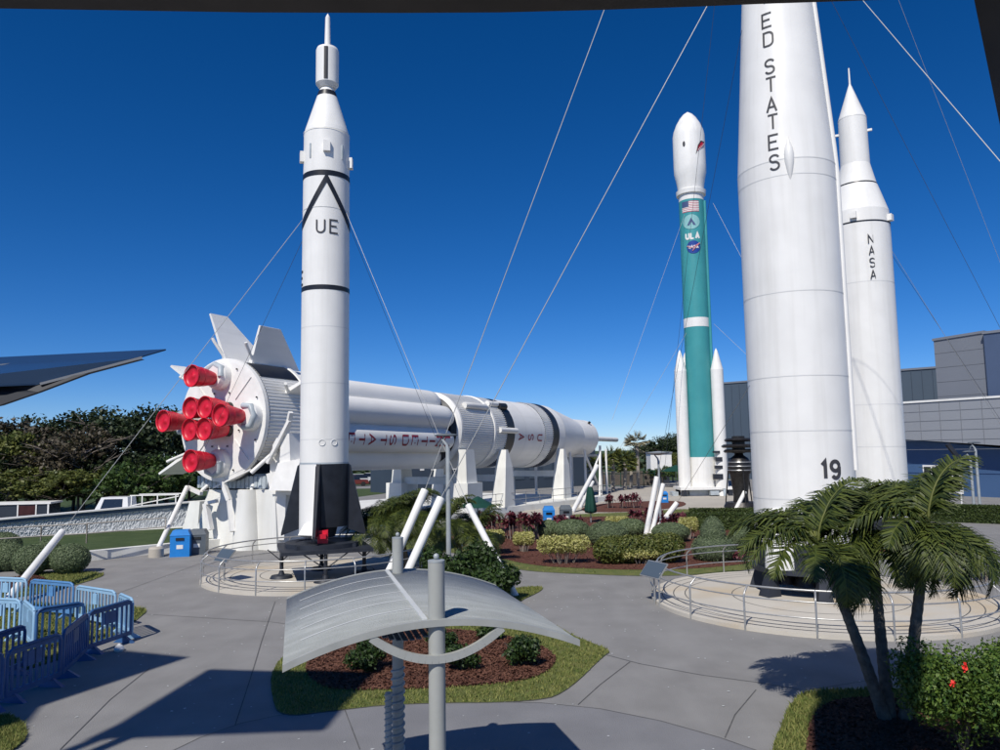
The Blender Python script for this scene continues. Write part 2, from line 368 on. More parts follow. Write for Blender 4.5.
MB().lathe([(rJ*.985,zj(180)),pj(137,22.2),pj(132,21),pj(98,10)],64).build('nose_section','white_paint',rk)
MB().lathe([pj(99,10.3),pj(93,8.6)],48).build('black_band','black_paint',rk)
MB().lathe([pj(94,8.2),pj(88,6.2),pj(86,7.5)],40).build('neck','white_paint',rk)
MB().lathe([pj(89,8),pj(85,11.2),pj(52,11.2),pj(49.5,10.2)],48).build('spin_tub','white_paint',rk)
MB().lathe([pj(50,3.6),pj(46,3.0),pj(18,2.4),pj(14,.4)],20).build('satellite_probe','white_paint',rk)
mb=MB()
for a in (-PI/2-.02,-PI/2+PI*.66,-PI/2-PI*.66): 
    r0=11.3*cdepth(D(324,70,JD))/750
    mb.lathe([(r0+.01,zj(84)),(r0+.01,zj(52))],4,cap0=False,cap1=False,a0=a-.17+.12,a1=a+.17+.12)
mb.build('black_stripe','black_paint',rk)
vd=math.atan2(-JY,-JX) # direction to the camera
for k,(da,yy) in enumerate(((0.0,155),(-1.45,160),(1.35,164),(-.75,158),(.72,158))):
    a=vd+da; M=Matrix.Translation((0,0,zj(yy)))@Matrix.Rotation(a,4,'Z')
    if k<3: MB().box(rJ*.93,-.13,-.22,rJ+.12,.13,.2,M).build('equipment_box','white_plain',rk)
    else: MB().box(rJ*.93,-.03,-.28,rJ+.02,.03,.28,M).build('hatch_frame','grey_pipe',rk)
# chevron
fj=lambda a0,z0:(lambda u,v,off:Vector(((rJ+off)*math.cos(a0+u/rJ),(rJ+off)*math.sin(a0+u/rJ),z0+v)))
mb=MB(); f=fj(vd,0)
for sgn in (-1,1):
    z1,z2=zj(181),zj(224); vs=[]
    for i in range(17):
        t=i/16; u=sgn*rJ*math.asin(min(1,t)); z=z1+(z2-z1)*t
        vs+=[f(u-sgn*.0,z,.014),f(u,z-.36,.014)]
    mb.add(vs,[(2*i,2*i+2,2*i+3,2*i+1) if sgn>0 else (2*i,2*i+1,2*i+3,2*i+2) for i in range(16)])
mb.build('chevron','black_paint',rk)
def word_h(txt,fn0,h,wd,gap,parent,m,name='lettering',x0=None):
    mb=MB(); tot=len(txt)*(h*.6+gap)-gap; u=-tot/2 if x0 is None else x0
    for c in txt:
        uu=u; strokes(mb,c,lambda a,b,o,uu=uu:fn0(uu+a,b,o),h,wd); u+=h*.6+gap
    return mb.build(name,m,parent)
word_h('UE',fj(vd+.05,zj(239)),.50,.06,.2,rk,'decal_dark')
word_h('E',fj(vd-1.42,zj(287)),.5,.09,.16,rk,'decal_dark',x0=-.1)
for y_ in (137,214,330,385,440):
    MB().lathe([(rJ+.004,zj(y_)),(rJ+.004,zj(y_)+.025)],64,cap0=False,cap1=False).build('panel_seam','seam',rk)
for u_ in (-.22,.22): 
    f=fj(vd+.15,zj(443)); MB().tube([f(u_+.11*math.cos(t*PI/6),.11*math.sin(t*PI/6),.01) for t in range(12)],.014,5,closed=True).build('round_hatch','seam',rk)
# tail
ztop,zbot=zj(463),zj(535)
MB().lathe([(rJ,zbot+.35),(rJ+.005,ztop)],64,a0=vd-PI/2,a1=vd-.2,cap0=False,cap1=False).build('tail_skin','white_paint',rk)
MB().lathe([(rJ,zbot+.35),(rJ+.005,ztop)],64,a0=vd-.2,a1=vd+PI*1.5,cap0=False,cap1=False).build('tail_skin','black_paint',rk,'black painted tail side')
MB().lathe([(rJ+.012,ztop-.03),(rJ+.012,ztop+.03)],64,cap0=False,cap1=False).build('black_band','grey_pipe',rk)
def fin(a,m,span=.85,zt=ztop,zb=zbot,r0=rJ-.02,parent=rk,th=.07,name='fin'):
    M=Matrix.Rotation(a,4,'Z'); v=lambda r,z,t:M@Vector((r,t,z))
    mb=MB()
    out=[(r0,zt),(r0+.12,zt-.1),(r0+span,zb+.1),(r0+span,zb),(r0,zb+.25)]
    n=len(out); L=[v(r,z,-th*(1.4 if r<=r0 else .8)) for r,z in out]; Rr=[v(r,z,th*(1.4 if r<=r0 else .8)) for r,z in out]
    mb.add(L+Rr,[tuple(range(n)),tuple(range(2*n-1,n-1,-1))]+[(i,n+i,n+(i+1)%n,(i+1)%n) for i in range(n)])
    return mb.build(name,m,parent)
for da,m in ((-.22,'black_paint'),(-.22-PI/2,'black_paint'),(-.22+PI/2,'black_paint'),(-.22+PI,'black_paint')): fin(vd+da,m,.70)
MB().lathe([(rJ+.0,zbot+.1),(rJ+.0,zbot+.36)],32,a0=vd-PI/2,a1=vd-.25,cap0=False,cap1=False).build('tail_skin','white_paint',rk)
M=Matrix.Rotation(vd-.22,4,'Z'); MB().hexa([M@Vector(p) for p in ((rJ-.1,-.115,zbot+.2),(rJ+.64,-.075,zbot+.04),(rJ+.64,-.065,zbot+.04),(rJ-.1,-.105,zbot+.2))],[M@Vector(p) for p in ((rJ-.1,-.115,ztop-.05),(rJ+.10,-.105,ztop-.12),(rJ+.10,-.095,ztop-.12),(rJ-.1,-.105,ztop-.05))]).build('fin_panel','white_paint',rk)
MB().lathe([(.42,zbot-.05),(.55,zbot+.5),(.8,zbot+.75)],32).build('engine_bell','shade_black',rk)
mb=MB(); M=Matrix.Translation((0,0,zbot))@Matrix.Rotation(vd-.05,4,'Z'); mb.box(.7,-.16,-.18,1.15,.2,.28,M); mb.box(1.15,-.1,.0,1.3,.14,.16,M); mb.build('red_cover','red_nozzle',rk)
mb=MB(); M=Matrix.Translation((0,0,zbot))@Matrix.Rotation(vd-.55,4,'Z')
mb.hexa([M@Vector(p) for p in ((.8,-.3,-.02),(1.25,-.3,.12),(1.25,.3,.12),(.8,.3,-.02))],[M@Vector(p) for p in ((.8,-.3,.42),(1.0,-.2,.5),(1.0,.2,.5),(.8,.3,.42))]); mb.build('jet_vane_housing','white_plain',rk)
# launch table
lt=thing('launch_table','low black launch table with splayed legs and round feet under the black-tailed rocket','launch stand',(JX,JY,0))
zt=zj(541)
mb=MB(); mb.lathe([(1.0,zt-.16),(1.4,zt-.16),(1.4,zt),(1.0,zt)],32,cap0=False,cap1=False); M=Matrix.Rotation(vd+.1,4,'Z')
mb.box(-1.6,-1.6,zt-.28,1.6,1.6,zt-.16,M); mb.box(-1.05,-1.05,zt-.16,1.05,1.05,zt-.02,M); mb.build('table_top','shade_black',lt)
for k in range(4):
    a=vd+.05+k*PI/2; c=Vector((1.5*math.cos(a),1.5*math.sin(a),0)); mb=MB()
    mb.tube([c+Vector((0,0,.28)),c+Vector((0,0,zt-.2))],.07,10)
    t=Vector((-c.y,c.x,0)).normalized()
    for s_ in (-1,1):
        mb.tube([c+Vector((0,0,.55)),c+t*s_*.85+Vector((0,0,zt-.22))],.025,6)
        mb.tube([c+Vector((0,0,.7)),c-c.normalized()*.5*s_+Vector((0,0,zt-.22))],.02,6)
    lg=mb.build('leg','shade_black',lt)
    MB().lathe([(.42,.1),(.36,.2),(.12,.22),(.08,.34)],20,Matrix.Translation(c)).build('foot_pad','shade_black',lg)
# ---------------------------------------------------------------- round pads and railings
def pad(cx,cy,Rr,lab):
    t=thing('round_pad',lab,'platform',(cx,cy,0))
    MB().lathe([(Rr,0),(Rr,.10),(0.001,.10)],96,cap0=False,cap1=False).build('slab','platform',t)
    mb=MB()
    for r_ in (Rr-.35,Rr-.7,Rr-1.05,Rr*.5): mb.lathe([(r_,.104),(r_+.03,.104)],96,cap0=False,cap1=False)  # rings near the rim paint the railing's shadow lines on the slab
    mb.build('ring_shadow_line','joint',t)
def railing(cx,cy,Rr,lab,n=16,skip=()):
    t=thing('ring_railing',lab,'railing',(cx,cy,0))
    pt=lambda a,r,z:Vector((r*math.cos(a),r*math.sin(a),z))
    MB().tube([pt(2*PI*i/72,Rr-.22,1.08) for i in range(72)],.025,8,closed=True).build('top_rail','steel',t)
    for z,r_ in ((.84,Rr),(.46,Rr)): MB().tube([pt(2*PI*i/72,r_,z) for i in range(72)],.018,8,closed=True).build('rail','steel',t)
    for i in range(n):
        a=2*PI*(i+.35)/n
        MB().tube([pt(a,Rr,0.0),pt(a,Rr,.84),pt(a,Rr-.04,.93),pt(a,Rr-.22,1.08)],.026,8).build('post','steel',t)
J0=G(318,575); pad(J0.x,J0.y,4.2,'round pale concrete pad with yellow stains under the black-tailed rocket'); railing(J0.x,J0.y,4.2,'round steel railing encircling the pad of the black-tailed rocket')
A0=Vector((9.45,23.1,0)); AR=4.92
pad(A0.x,A0.y,AR,'wide round pale concrete pad under the fattest rocket'); railing(A0.x,A0.y,AR,'round steel railing encircling the pad of the fattest rocket',18)
def plaque(p,rz,lab,w_=.7):
    t=thing('reading_panel',lab,'sign',p,rz)
    MB().tube([(0,0,0),(0,0,.9)],.03,8).build('post','steel',t)
    M=Matrix.Translation((0,0,1.0))@Matrix.Rotation(R(50),4,'X')
    MB().cbox((0,0,0),(w_,.55,.03),M).build('frame','steel',t)
    MB().cbox((0,0,.02),(w_-.06,.49,.012),M).build('panel_face','clad_dark',t)
plaque(G(655,604),R(-65),'tilted reading panel at the left end of the wide round railing',.95)
plaque(G(224,584),R(-40),'tilted reading panel at the left end of the black-tailed rocket railing',.9)
def poleobj(a,b,r,lab,grp='white anchor tubes'):
    a=Vector(a);b=Vector(b); o=MB().tube([Vector((0,0,0)),b-a],r,16).build('anchor_tube','white_plain'); o.location=a
    tag(o,lab,'anchor tube',grp); return o
# ---------------------------------------------------------------- ATLAS (fat rocket)
AD=23.9; ab=D(803,480,AD); AX,AY=ab.x,ab.y
at=thing('tall_rocket','fattest white rocket lettered ED STATES down its side with 19 near the base','rocket',(AX,AY,0))
za=lambda y:zy(803,y,AD)
zas=lambda y:zy(803,y,AD-1.45)
rA=1.52; zk=za(175); ztopA=26.0; rtop=.80
rAf=lambda z: rA if z<=zk else max(rtop,rA+(z-zk)*(1.13-rA)/(za(8)-zk))
MB().lathe([(rA,za(540)),(rA,zk)],96).build('tank','white_paint',at)
MB().lathe([(rA,zk),(rAf(za(8)),za(8)),(rAf(22.2),22.2),(.75,22.6),(.75,28.2),(.68,28.6),(.02,31.5)],96).build('nose_section','white_paint',at)
for z_ in (zk,za(190),za(380),za(432),za(300),za(497)):
    MB().lathe([(rAf(z_)+.006,z_),(rAf(z_)+.006,z_+.03)],96,cap0=False,cap1=False).build('weld_seam','seam',at)
va=math.atan2(-AY,-AX)
fa=lambda a0,z0:(lambda u,v,off:Vector(((rAf(z0+v)+off)*math.cos(a0+u/rAf(z0+v)),(rAf(z0+v)+off)*math.sin(a0+u/rAf(z0+v)),z0+v)))
mb=MB(); zz=za(167)
ys={'E1':12,}
lets=[('S',167,143),('E',141,117),('T',135,110),('A',108,84),('T',107,0),('S',0,0)]
# letters from the bottom: S E T A T S _ D E _ T I N U
hL=zas(144)-zas(167)
seq=[('S',167),('E',146),('T',125),('A',107),('T',86),('S',67),('D',38),('E',18)]
for i,(c,yb) in enumerate(seq):
    zb_=zas(yb); uc=-(777-P((AX,AY,zb_+hL/2))[0])*0
    xa=P((AX,AY,zb_))[0]; xt={167:777.5,146:776.5,125:775.5,107:774.5,86:773.5,67:772.5,38:771,18:769.5}[yb]
    du=(xt-xa)*cdepth((AX,AY,zb_))/750; a_=va+math.asin(max(-.9,min(.9,du/rAf(zb_))))
    h=.47
    f=fa(a_,zb_); strokes(mb,c,lambda u,v,o,f=f:f(u-.16,v,o),h,.06)
zb_=zas(18)
for j,c in enumerate('TINU'):
    z0=zb_+.85+.72*j; f=fa(va-.30,z0); strokes(mb,c,lambda u,v,o,f=f:f(u-.16,v,o),.47,.06)
mb.build('lettering','decal_dark',at)
f=fa(va+.36,zas(478.5)); 
mb=MB(); strokes(mb,'1',f,.50,.11); strokes(mb,'9',lambda u,v,o:f(u+.27,v,o),.50,.11); mb.build('number','decal_dark',at)
# teardrop fairing and cable raceways
a_=va+.08; zc=(za(155)+za(195))/2; M=Matrix.Translation((0,0,0))@Matrix.Rotation(a_,4,'Z')@Matrix.Translation((rA-.02,0,zc))
MB().smooth_lathe([(.01,-.72),(.08,-.45),(.14,-.1),(.15,.15),(.12,.35),(.05,.55),(.01,.72)],16,M).build('teardrop_fairing','white_paint',at)
for a_,nm in ((va+1.38,'raceway'),):
    mb=MB(); zs=np.linspace(za(470),20,20)
    pts=[Vector(((rAf(z)+.0)*math.cos(a_),(rAf(z)+.0)*math.sin(a_),z)) for z in zs]
    mb.tube(pts,.10,8); mb.build(nm,'white_paint',at)
# nacelles
for sgn in (-1,1):
    a_=va+sgn*.52-.05; c=Vector((math.cos(a_),math.sin(a_),0))*(rA*.86)
    pr=[(.5,.95),(.5,zas(524)),(.45,zas(517)),(.33,zas(511)),(.16,zas(508)),(.02,zas(507))]
    MB().smooth_lathe(pr,32,Matrix.Translation(c)).build('booster_nacelle','white_paint',at)
MB().lathe([(rA,.95),(rA,za(540)+.01)],64).build('skirt','shade_black',at)
for da in (-1.0,0,1.0,2.4):
    c=Vector((math.cos(va+da),math.sin(va+da),0))*.85
    MB().lathe([(.45,.42),(.3,.8),(.2,1.0)],24,Matrix.Translation(c)).build('engine_bell','dark_metal',at)
# stand
st=thing('launch_stand','black steel stand with heavy feet under the fattest rocket','launch stand',(AX,AY,0))
MB().lathe([(1.2,.80),(1.66,.80),(1.66,.94),(1.2,.94)],48,cap0=False,cap1=False).build('ring','shade_black',st)
for k in range(6):
    a_=va+.25+k*PI/3; M=Matrix.Rotation(a_,4,'Z'); mb=MB()
    mb.hexa([M@Vector(p) for p in ((1.3,-.22,.1),(1.8,-.22,.1),(1.8,.22,.1),(1.3,.22,.1))],[M@Vector(p) for p in ((1.35,-.10,.8),(1.6,-.10,.8),(1.6,.10,.8),(1.35,.10,.8))])
    mb.build('leg','shade_black',st)
# ---------------------------------------------------------------- JUNO (right rocket)
ND=34.5; nb=D(877,500,ND); NX,NY=nb.x,nb.y
jr=thing('tall_rocket','white rocket lettered NASA standing behind the fattest rocket at right','rocket',(NX,NY,0))
zn=lambda y:zy(874,y,ND); pn=lambda y,hw:(hw*cdepth(D(874,y,ND))/750,zn(y))
rN=29*ND/750*.985
MB().lathe([(rN,1.4),(rN,zn(228))],72).build('body','white_paint',jr)
MB().lathe([(rN,zn(228)),pn(215,27.5),pn(188,19)],64).build('adapter_cone','white_paint',jr)
MB().lathe([pn(189,19.2),pn(186.5,18.6)],64).build('black_band','black_paint',jr)
MB().lathe([pn(187,18.5),pn(166,13.6),pn(121,13),pn(119,13)],64).build('shroud','white_paint',jr)
MB().lathe([pn(120,13.2),pn(86,1.6)],48).build('nose_cone','white_paint',jr)
MB().lathe([pn(87,1.6),pn(84,1.0),pn(68,.7)],12).build('nose_probe','white_plain',jr)
MB().lathe([(rN+.01,zn(229)),(rN+.01,zn(227.6))],64,cap0=False,cap1=False).build('black_band','black_paint',jr)
for y_ in (287,406,447): MB().lathe([(rN+.005,zn(y_)),(rN+.005,zn(y_)+.03)],64,cap0=False,cap1=False).build('panel_seam','seam',jr)
vn=math.atan2(-NY,-NX)
mb=MB()
for c,yb in zip('ASAN',(280,268,256,244.5)):
    f=(lambda z0:(lambda u,v,off:Vector(((rN+off)*math.cos(vn+.36+(u-.14)/rN),(rN+off)*math.sin(vn+.55+(u-.14)/rN),z0+v))))(zy(874,yb,ND-1.1))
    strokes(mb,c,f,.40,.055)
mb.build('lettering','decal_dark',jr)
for da,yy,s_ in ((-.15,222,.22),(1.25,224,.26)):
    M=Matrix.Translation((0,0,zn(yy)))@Matrix.Rotation(vn+da,4,'Z'); MB().box(rN-.12,-s_*.6,-.15,rN+.16,s_*.6,.15,M).build('equipment_box','white_plain',jr)
for da in (-1.5,1.5):
    p=pn(133,13); M=Matrix.Translation((0,0,p[1]))@Matrix.Rotation(vn+da,4,'Z'); MB().box(p[0]-.02,-.05,-.05,p[0]+.2,.05,.05,M).build('nozzle_block','white_plain',jr)
MB().lathe([(rN*.9,.35),(rN*1.08,.35),(rN*1.08,1.4),(rN*.9,1.4)],48).build('launch_ring','shade_black',jr)
# ---------------------------------------------------------------- DELTA
DD=74.; db=D(704,500,DD); DX,DY=db.x,db.y
de=thing('tall_rocket','teal and white rocket with bulbous white nose, flag and emblems far behind the others','rocket',(DX,DY,0))
zd=lambda y:zy(700,y,DD); pd=lambda y,hw:(hw*cdepth(D(700,y,DD))/750,zd(y))
rD=12.6*DD/750
MB().lathe([(rD,zd(487)),(rD,zd(457))],48).build('engine_section','white_paint',de)
MB().lathe([(rD,zd(457)),(rD,zd(328))],48).build('tank','teal_paint',de)
MB().lathe([(rD+.01,zd(328)),(rD+.01,zd(319))],48).build('white_band','white_paint',de)
MB().lathe([(rD,zd(319)),(rD,zd(202))],48).build('upper_tank','teal_paint',de)
MB().lathe([(rD,zd(202)),(rD,zd(192)),],48).build('white_band','white_paint',de)
MB().smooth_lathe([(rD,zd(192)),pd(180,14.2),pd(174,15.6),pd(168,15.8),pd(137,15.6),pd(132,14.6),pd(125,11.8),pd(119,8.2),pd(115,4.8),pd(112,.4)],48).build('fairing','white_paint',de)
MB().lathe([pd(190,11),(rD+.25,zd(192)),(rD+.2,zd(196))],32,cap0=False).build('stage_lip','white_plain',de)
vdl=math.atan2(-DY,-DX)
MB().tube([Vector((rD+.08)*np.array([math.cos(vdl+1.35),math.sin(vdl+1.35),0]).tolist() if False else ((rD+.1)*math.cos(vdl+1.3),(rD+.1)*math.sin(vdl+1.3),z)) for z in (zd(455),zd(203))],.14,8).build('raceway','teal_paint',de)
for da in (-1.22,1.22,-2.4,2.4,):
    rb=.60; c=Vector((math.cos(vdl+da),math.sin(vdl+da),0))*(rD+rb)
    bo=MB().lathe([(rb,zd(488)),(rb,zd(371))],32,Matrix.Translation(c)).build('booster','white_paint',de)
    MB().lathe([(rb,zd(371)),(.16,zd(353)),(.02,zd(350))],32,Matrix.Translation(c)).build('booster_nose','white_paint',bo)
    MB().lathe([(.62,zd(488)-1.05),(.36,zd(488)-.1),(.4,zd(488))],24,Matrix.Translation(c)).build('booster_nozzle','white_plain',bo)
fd=lambda a0,z0:(lambda u,v,off:Vector(((rD+off)*math.cos(vdl+a0+u/rD),(rD+off)*math.sin(vdl+a0+u/rD),z0+v)))
def patch(f,u0,v0,u1,v1,off,n=6):
    mb=MB(); vs=[]
    for i in range(n+1):
        u=u0+(u1-u0)*i/n; vs+=[f(u,v0,off),f(u,v1,off)]
    return mb.add(vs,[(2*i,2*i+2,2*i+3,2*i+1) for i in range(n)])
f=fd(-.1,zd(215)); hf=zd(204.5)-zd(215)
fl=patch(f,-.85,0,.85,hf,.03).build('flag','flag_red',de)
mb=MB()
for k in range(6):
    q=patch(f,-.85,hf*(2*k+1)/13,.85,hf*(2*k+2)/13,.045); mb.add(q.v,q.f)
mb.build('flag_stripes','white_plain',fl)
patch(f,-.85,hf*.46,-.15,hf,.06).build('flag_canton','flag_blue',fl)
def disc(f,cu,cv,ru,rv,off,n=28):
    mb=MB(); vs=[f(cu,cv,off)]
    rings=3
    for j in range(1,rings+1): vs+=[f(cu+ru*j/rings*math.cos(2*PI*i/n),cv+rv*j/rings*math.sin(2*PI*i/n),off) for i in range(n)]
    fs=[(0,1+i,1+(i+1)%n) for i in range(n)]
    for j in range(1,rings): fs+=[(1+(j-1)*n+i,1+j*n+i,1+j*n+(i+1)%n,1+(j-1)*n+(i+1)%n) for i in range(n)]
    return mb.add(vs,fs)
f=fd(-.08,zd(225)); e1=disc(f,0,0,.85,.75,.03).build('mission_emblem','pale_teal',de)
mb=MB(); mb.add([f(-.4,-.35,.05),f(-.16,-.35,.05),f(.03,.02,.05),f(0,.42,.05)],[(0,1,2,3)]); mb.add([f(0,.42,.053),f(.03,.02,.053),f(.2,-.35,.053),f(.44,-.35,.053)],[(0,1,2,3)]); mb.build('emblem_triangle','flag_blue',e1)
word_h('ULA',fd(-.02,zd(241.5)),.55,.17,.16,de,'white_plain')
f=fd(.02,zd(250)); e2=disc(f,0,0,.66,.66,.03).build('round_emblem','emblem_blue',de)
mb=MB(); mb.tube([f(-.6,.12,.06),f(-.2,-.1,.06),f(.2,.1,.06),f(.62,.38,.06)],.055,5); mb.tube([f(.62,.38,.06),f(.2,-.05,.06),f(-.1,-.4,.06)],.05,5); mb.build('emblem_swoosh','flag_red',e2)
word_h('NASA',lambda u,v,o:f(u,v-.14,o+.05),.28,.08,.08,e2,'white_plain')
# shark mouth and eye on the fairing
rF=15.6*cdepth(D(700,150,DD))/750
ff=lambda a0,z0:(lambda u,v,off:Vector(((rF+off)*math.cos(vdl+a0+u/rF),(rF+off)*math.sin(vdl+a0+u/rF),z0+v)))
f=ff(.62,zd(153)); mb=MB(); mb.add([f(-.35,-.75,.05),f(.7,.35,.05),f(.9,.75,.05),f(.3,.75,.05),f(-.1,.2,.05)],[(0,1,2,3,4)]); mo=mb.build('painted_mouth','decal_dark',de)
mb=MB(); mb.add([f(-.2,-.45,.07),f(.5,.15,.07),f(.8,.55,.07),f(.35,.6,.07),f(.02,.2,.07)],[(0,1,2,3,4)]); mb.build('mouth_red','red_nozzle',mo)
mb=MB(); 
for k in range(5): mb.add([f(-.1+.18*k,-.35+.17*k,.085),f(.02+.18*k,-.24+.17*k,.085),f(-.1+.16*k,-.12+.16*k,.085)],[(0,1,2)])
mb.build('painted_teeth','white_plain',mo)
f=ff(-.3,zd(149)); disc(f,0,0,.13,.28,.04,16).build('painted_eye','decal_dark',de)
ds=thing('launch_stand','squat white and grey stand of beams under the teal rocket','launch stand',(DX,DY,0))
mb=MB(); mb.box(-2.6,-1.6,.6,2.6,1.6,.85); mb.build('deck','white_plain',ds)
for sx in (-1,1):
    for sy in (-1,1): MB().box(sx*2.2-.2,sy*1.3-.2,0,sx*2.2+.2,sy*1.3+.2,.6).build('leg','shade_black',ds)
mb=MB(); mb.box(-1.6,-1.0,0,1.6,1.0,.55); mb.box(-3.2,-.6,0,-2.6,.6,.4); mb.box(.2,-1.75,.1,1.0,-1.1,.5); mb.build('machinery','grey_pipe',ds)
MB().lathe([(.5,zd(487)-1.0),(.3,zd(487))],20).build('engine_bell','dark_metal',ds)
# hanging access ladder details on right booster
mb=MB(); e=Vector((DX,DY,0)); 
um=thing('umbilical_mast','thin dark umbilical mast beside the right booster of the teal rocket','mast',D(724.5,496,DD-1.5))
mb.box(-.12,-.12,-.9,.12,.12,4.6); mb.build('mast','grey_pipe',um)
mb=MB(); mb.box(-1.0,-.2,1.6,-.1,.2,2.1); mb.box(-.8,-.2,2.6,-.1,.2,2.9); mb.box(-.7,-.2,3.3,-.1,.2,3.7); mb.box(-.9,-.2,4.1,-.3,.2,4.3); mb.build('umbilical_arm','shade_black',um)
# ---------------------------------------------------------------- SATURN (lying)
TH=60.5; E0=D(221.5,417,38.); E0.z=6.4
ax=Vector((math.cos(R(TH)),math.sin(R(TH)),-.013)).normalized()
S=thing('lying_rocket','giant white rocket lying on its side with eight red engine nozzles at its near end','rocket',E0,R(TH))
S.rotation_euler=(0,math.asin(.013),R(TH))
MX=Matrix.Rotation(PI/2,4,'Y')   # lathe z -> x
nS=Vector((ax.y,-ax.x,0)).normalized()
def sx(xpx,r):
    lo,hi=0,70
    for _ in range(40):
        m_=(lo+hi)/2
        if P(E0+ax*m_+nS*r)[0]<xpx: lo=m_
        else: hi=m_
    return lo
def SL(prof,name,m,seg=96,**k): return MB().lathe(prof,seg,MX,**k).build(name,m,S)
def ribbed(x0,x1,r0,r1,name,m='white_paint_long',n=108,par=None,arcs=None):
    """corrugated skirt"""
    mb=MB(); vs=[];k=n*4
    hh=[0,.09,.09,0]
    for x,r in ((x0,r0),(x1,r1)):
        for i in range(k):
            a=2*PI*i/k; rr=r+hh[i%4]; vs.append((x,rr*math.cos(a),rr*math.sin(a)))
    mb.add(vs,[(i,(i+1)%k,k+(i+1)%k,k+i) for i in range(k)]); return mb.build(name,m,par or S)
S.scale=(1,.94,.94)
# engine end plate
SL([(.001,.02),(3.12,.02),(3.12,.35)],'end_plate','white_paint_long',cap0=False,cap1=False)
SL([(3.12,.0),(3.32,.02),(3.34,.22),(3.26,.3)],'end_rim','white_plain')
ribbed(.3,3.0,3.22,3.22,'ribbed_tail_skirt')
SL([(3.24,3.0),(3.38,3.05),(3.38,3.25),(3.1,3.3)],'tail_ring','white_paint_long')
SL([(3.1,3.3),(3.15,5.4),(2.9,6.6)],'tail_barrel','white_paint_long',cap0=False)
# black patches on the tail
for a0,a1 in ((R(42),R(66)),(R(-78),R(-42))):
    mb=MB(); vs=[]; n=14
    for i in range(n+1):
        a=a0+(a1-a0)*i/n; vs+=[(.34,-3.345*math.cos(a),3.345*math.sin(a)),(2.95,-3.345*math.cos(a),3.345*math.sin(a))]
    mb.add(vs,[(2*i,2*i+2,2*i+3,2*i+1) for i in range(n)]); mb.build('black_patch','black_paint',S)
# local frame: x forward along rocket, y: left (away from camera side?), image-right of plate = -y
def pv(a,r,x): return Vector((x,-r*math.cos(a),r*math.sin(a)))   # a measured ccw as seen from behind (camera)
def nozzle(c,tilt=Vector((0,0,0)),L=1.35):
    d=(Vector((-1,0,0))+tilt).normalized(); q=d.to_track_quat('Z','X').to_matrix().to_4x4(); M=Matrix.Translation(c)@q
    n=MB().smooth_lathe([(.32,0),(.40,.25),(.48,.6),(.545,L-.25),(.57,L-.05),(.595,L),(.555,L),(.54,L-.08),(.53,L-.12),(.15,L-.15),(.11,L-.11),(.001,L-.10)],36,M).build('engine_nozzle','red_nozzle',S)
    for zz in (L-.1,L-.5):
        r_=.515 if zz<L-.2 else .575
        MB().tube([M@Vector((r_*math.cos(2*PI*i/28),r_*math.sin(2*PI*i/28),zz)) for i in range(28)],.012,6,closed=True).build('nozzle_hoop','red_nozzle',n)
    return n
for k in range(4):
    a=R(45+90*k+0); nozzle(pv(a,.80,-.15))
    MB().lathe([(.30,0),(.33,.35)],20,Matrix.Translation(pv(a,.86,-.2))@MX).build('engine_mount','dark_metal',S)
for k in range(4):
    a=R(90*k+2); c=pv(a,2.18,-.5); nozzle(c,tilt=(pv(a,1,0)*.02),L=1.35)
    # shroud behind the outer engines
    cc=pv(a,2.35,0); M=Matrix.Translation(cc)@Matrix.Rotation(-PI/2,4,'Y')
    MB().lathe([(.78,-.05),(.74,.35),(.62,.55)],32,M,cap0=False).build('engine_shroud','white_plain',S)
    MB().tube([pv(a,2.25,-.5)+pv(a+PI/2,.55,0),pv(a,2.75,-.45)+pv(a+PI/2,.5,0),pv(a,2.95,-.4),pv(a,2.75,-.45)-pv(a+PI/2,.5,0),pv(a,2.25,-.5)-pv(a+PI/2,.55,0)],.17,10).build('exhaust_duct','grey_pipe',S)
SL([(.001,-.03),(.62,-.03),(.62,.0)],'heat_shield_hub','black_paint',cap0=False)
mb=MB()
for k in range(8): 
    for r_ in (1.55,2.9): 
        c=pv(R(22+45*k),r_,0); MB().lathe([(.05,-.06),(.035,.0)],8,Matrix.Translation(c+Vector((-.02,0,0)))@MX).build('plate_fitting','dark_metal',S)
mb=MB()
for k in range(4):
    a=R(45+90*k); mb.bar(pv(a,1.5,-.03),pv(a,3.1,-.03),.05,.05)
mb.build('plate_struts','white_plain',S)
# fins
def sfin(a,span,x0,x1,xt0,xt1,th=.12,nm='tail_fin'):
    mb=MB(); t=pv(a+PI/2,1,0)
    out=[(3.2,x0),(3.2+span,xt0),(3.2+span,xt1),(3.2,x1)]
    L=[pv(a,r,x)+t*th*(1 if r<4 else .5) for r,x in out]; Rr=[pv(a,r,x)-t*th*(1 if r<4 else .5) for r,x in out]
    mb.add(L+Rr,[(0,1,2,3),(7,6,5,4),(0,4,5,1),(1,5,6,2),(2,6,7,3),(3,7,4,0)]); fo=mb.build(nm,'white_paint_long',S)
    MB().tube([pv(a,3.25,x0+.25),pv(a,3.25+span*.45,x0-.55),pv(a,3.25+span*.5,x0-.6)],.09,8).build('fin_bracket','white_plain',fo)
for a_,sp,x0_,x1_,t0_,t1_ in ((72,2.2,.9,4.3,.9,2.3),(106,3.1,.9,4.3,.4,1.5),(145,2.5,.7,3.6,.2,1.1),(208,3.0,.5,3.6,.3,1.8),(245,2.0,.9,4.3,1,2),(297,2.4,.9,4.3,1,2.2),(342,2.2,1.2,4.6,1.4,2.4),(27,1.6,1.6,4.3,1.9,3)):
    sfin(R(a_),sp,x0_,x1_,t0_,t1_)
MB().tube([pv(R(178),3.2,.4),pv(R(178),5.4,.1)],.14,8).build('tail_boom','white_plain',S)
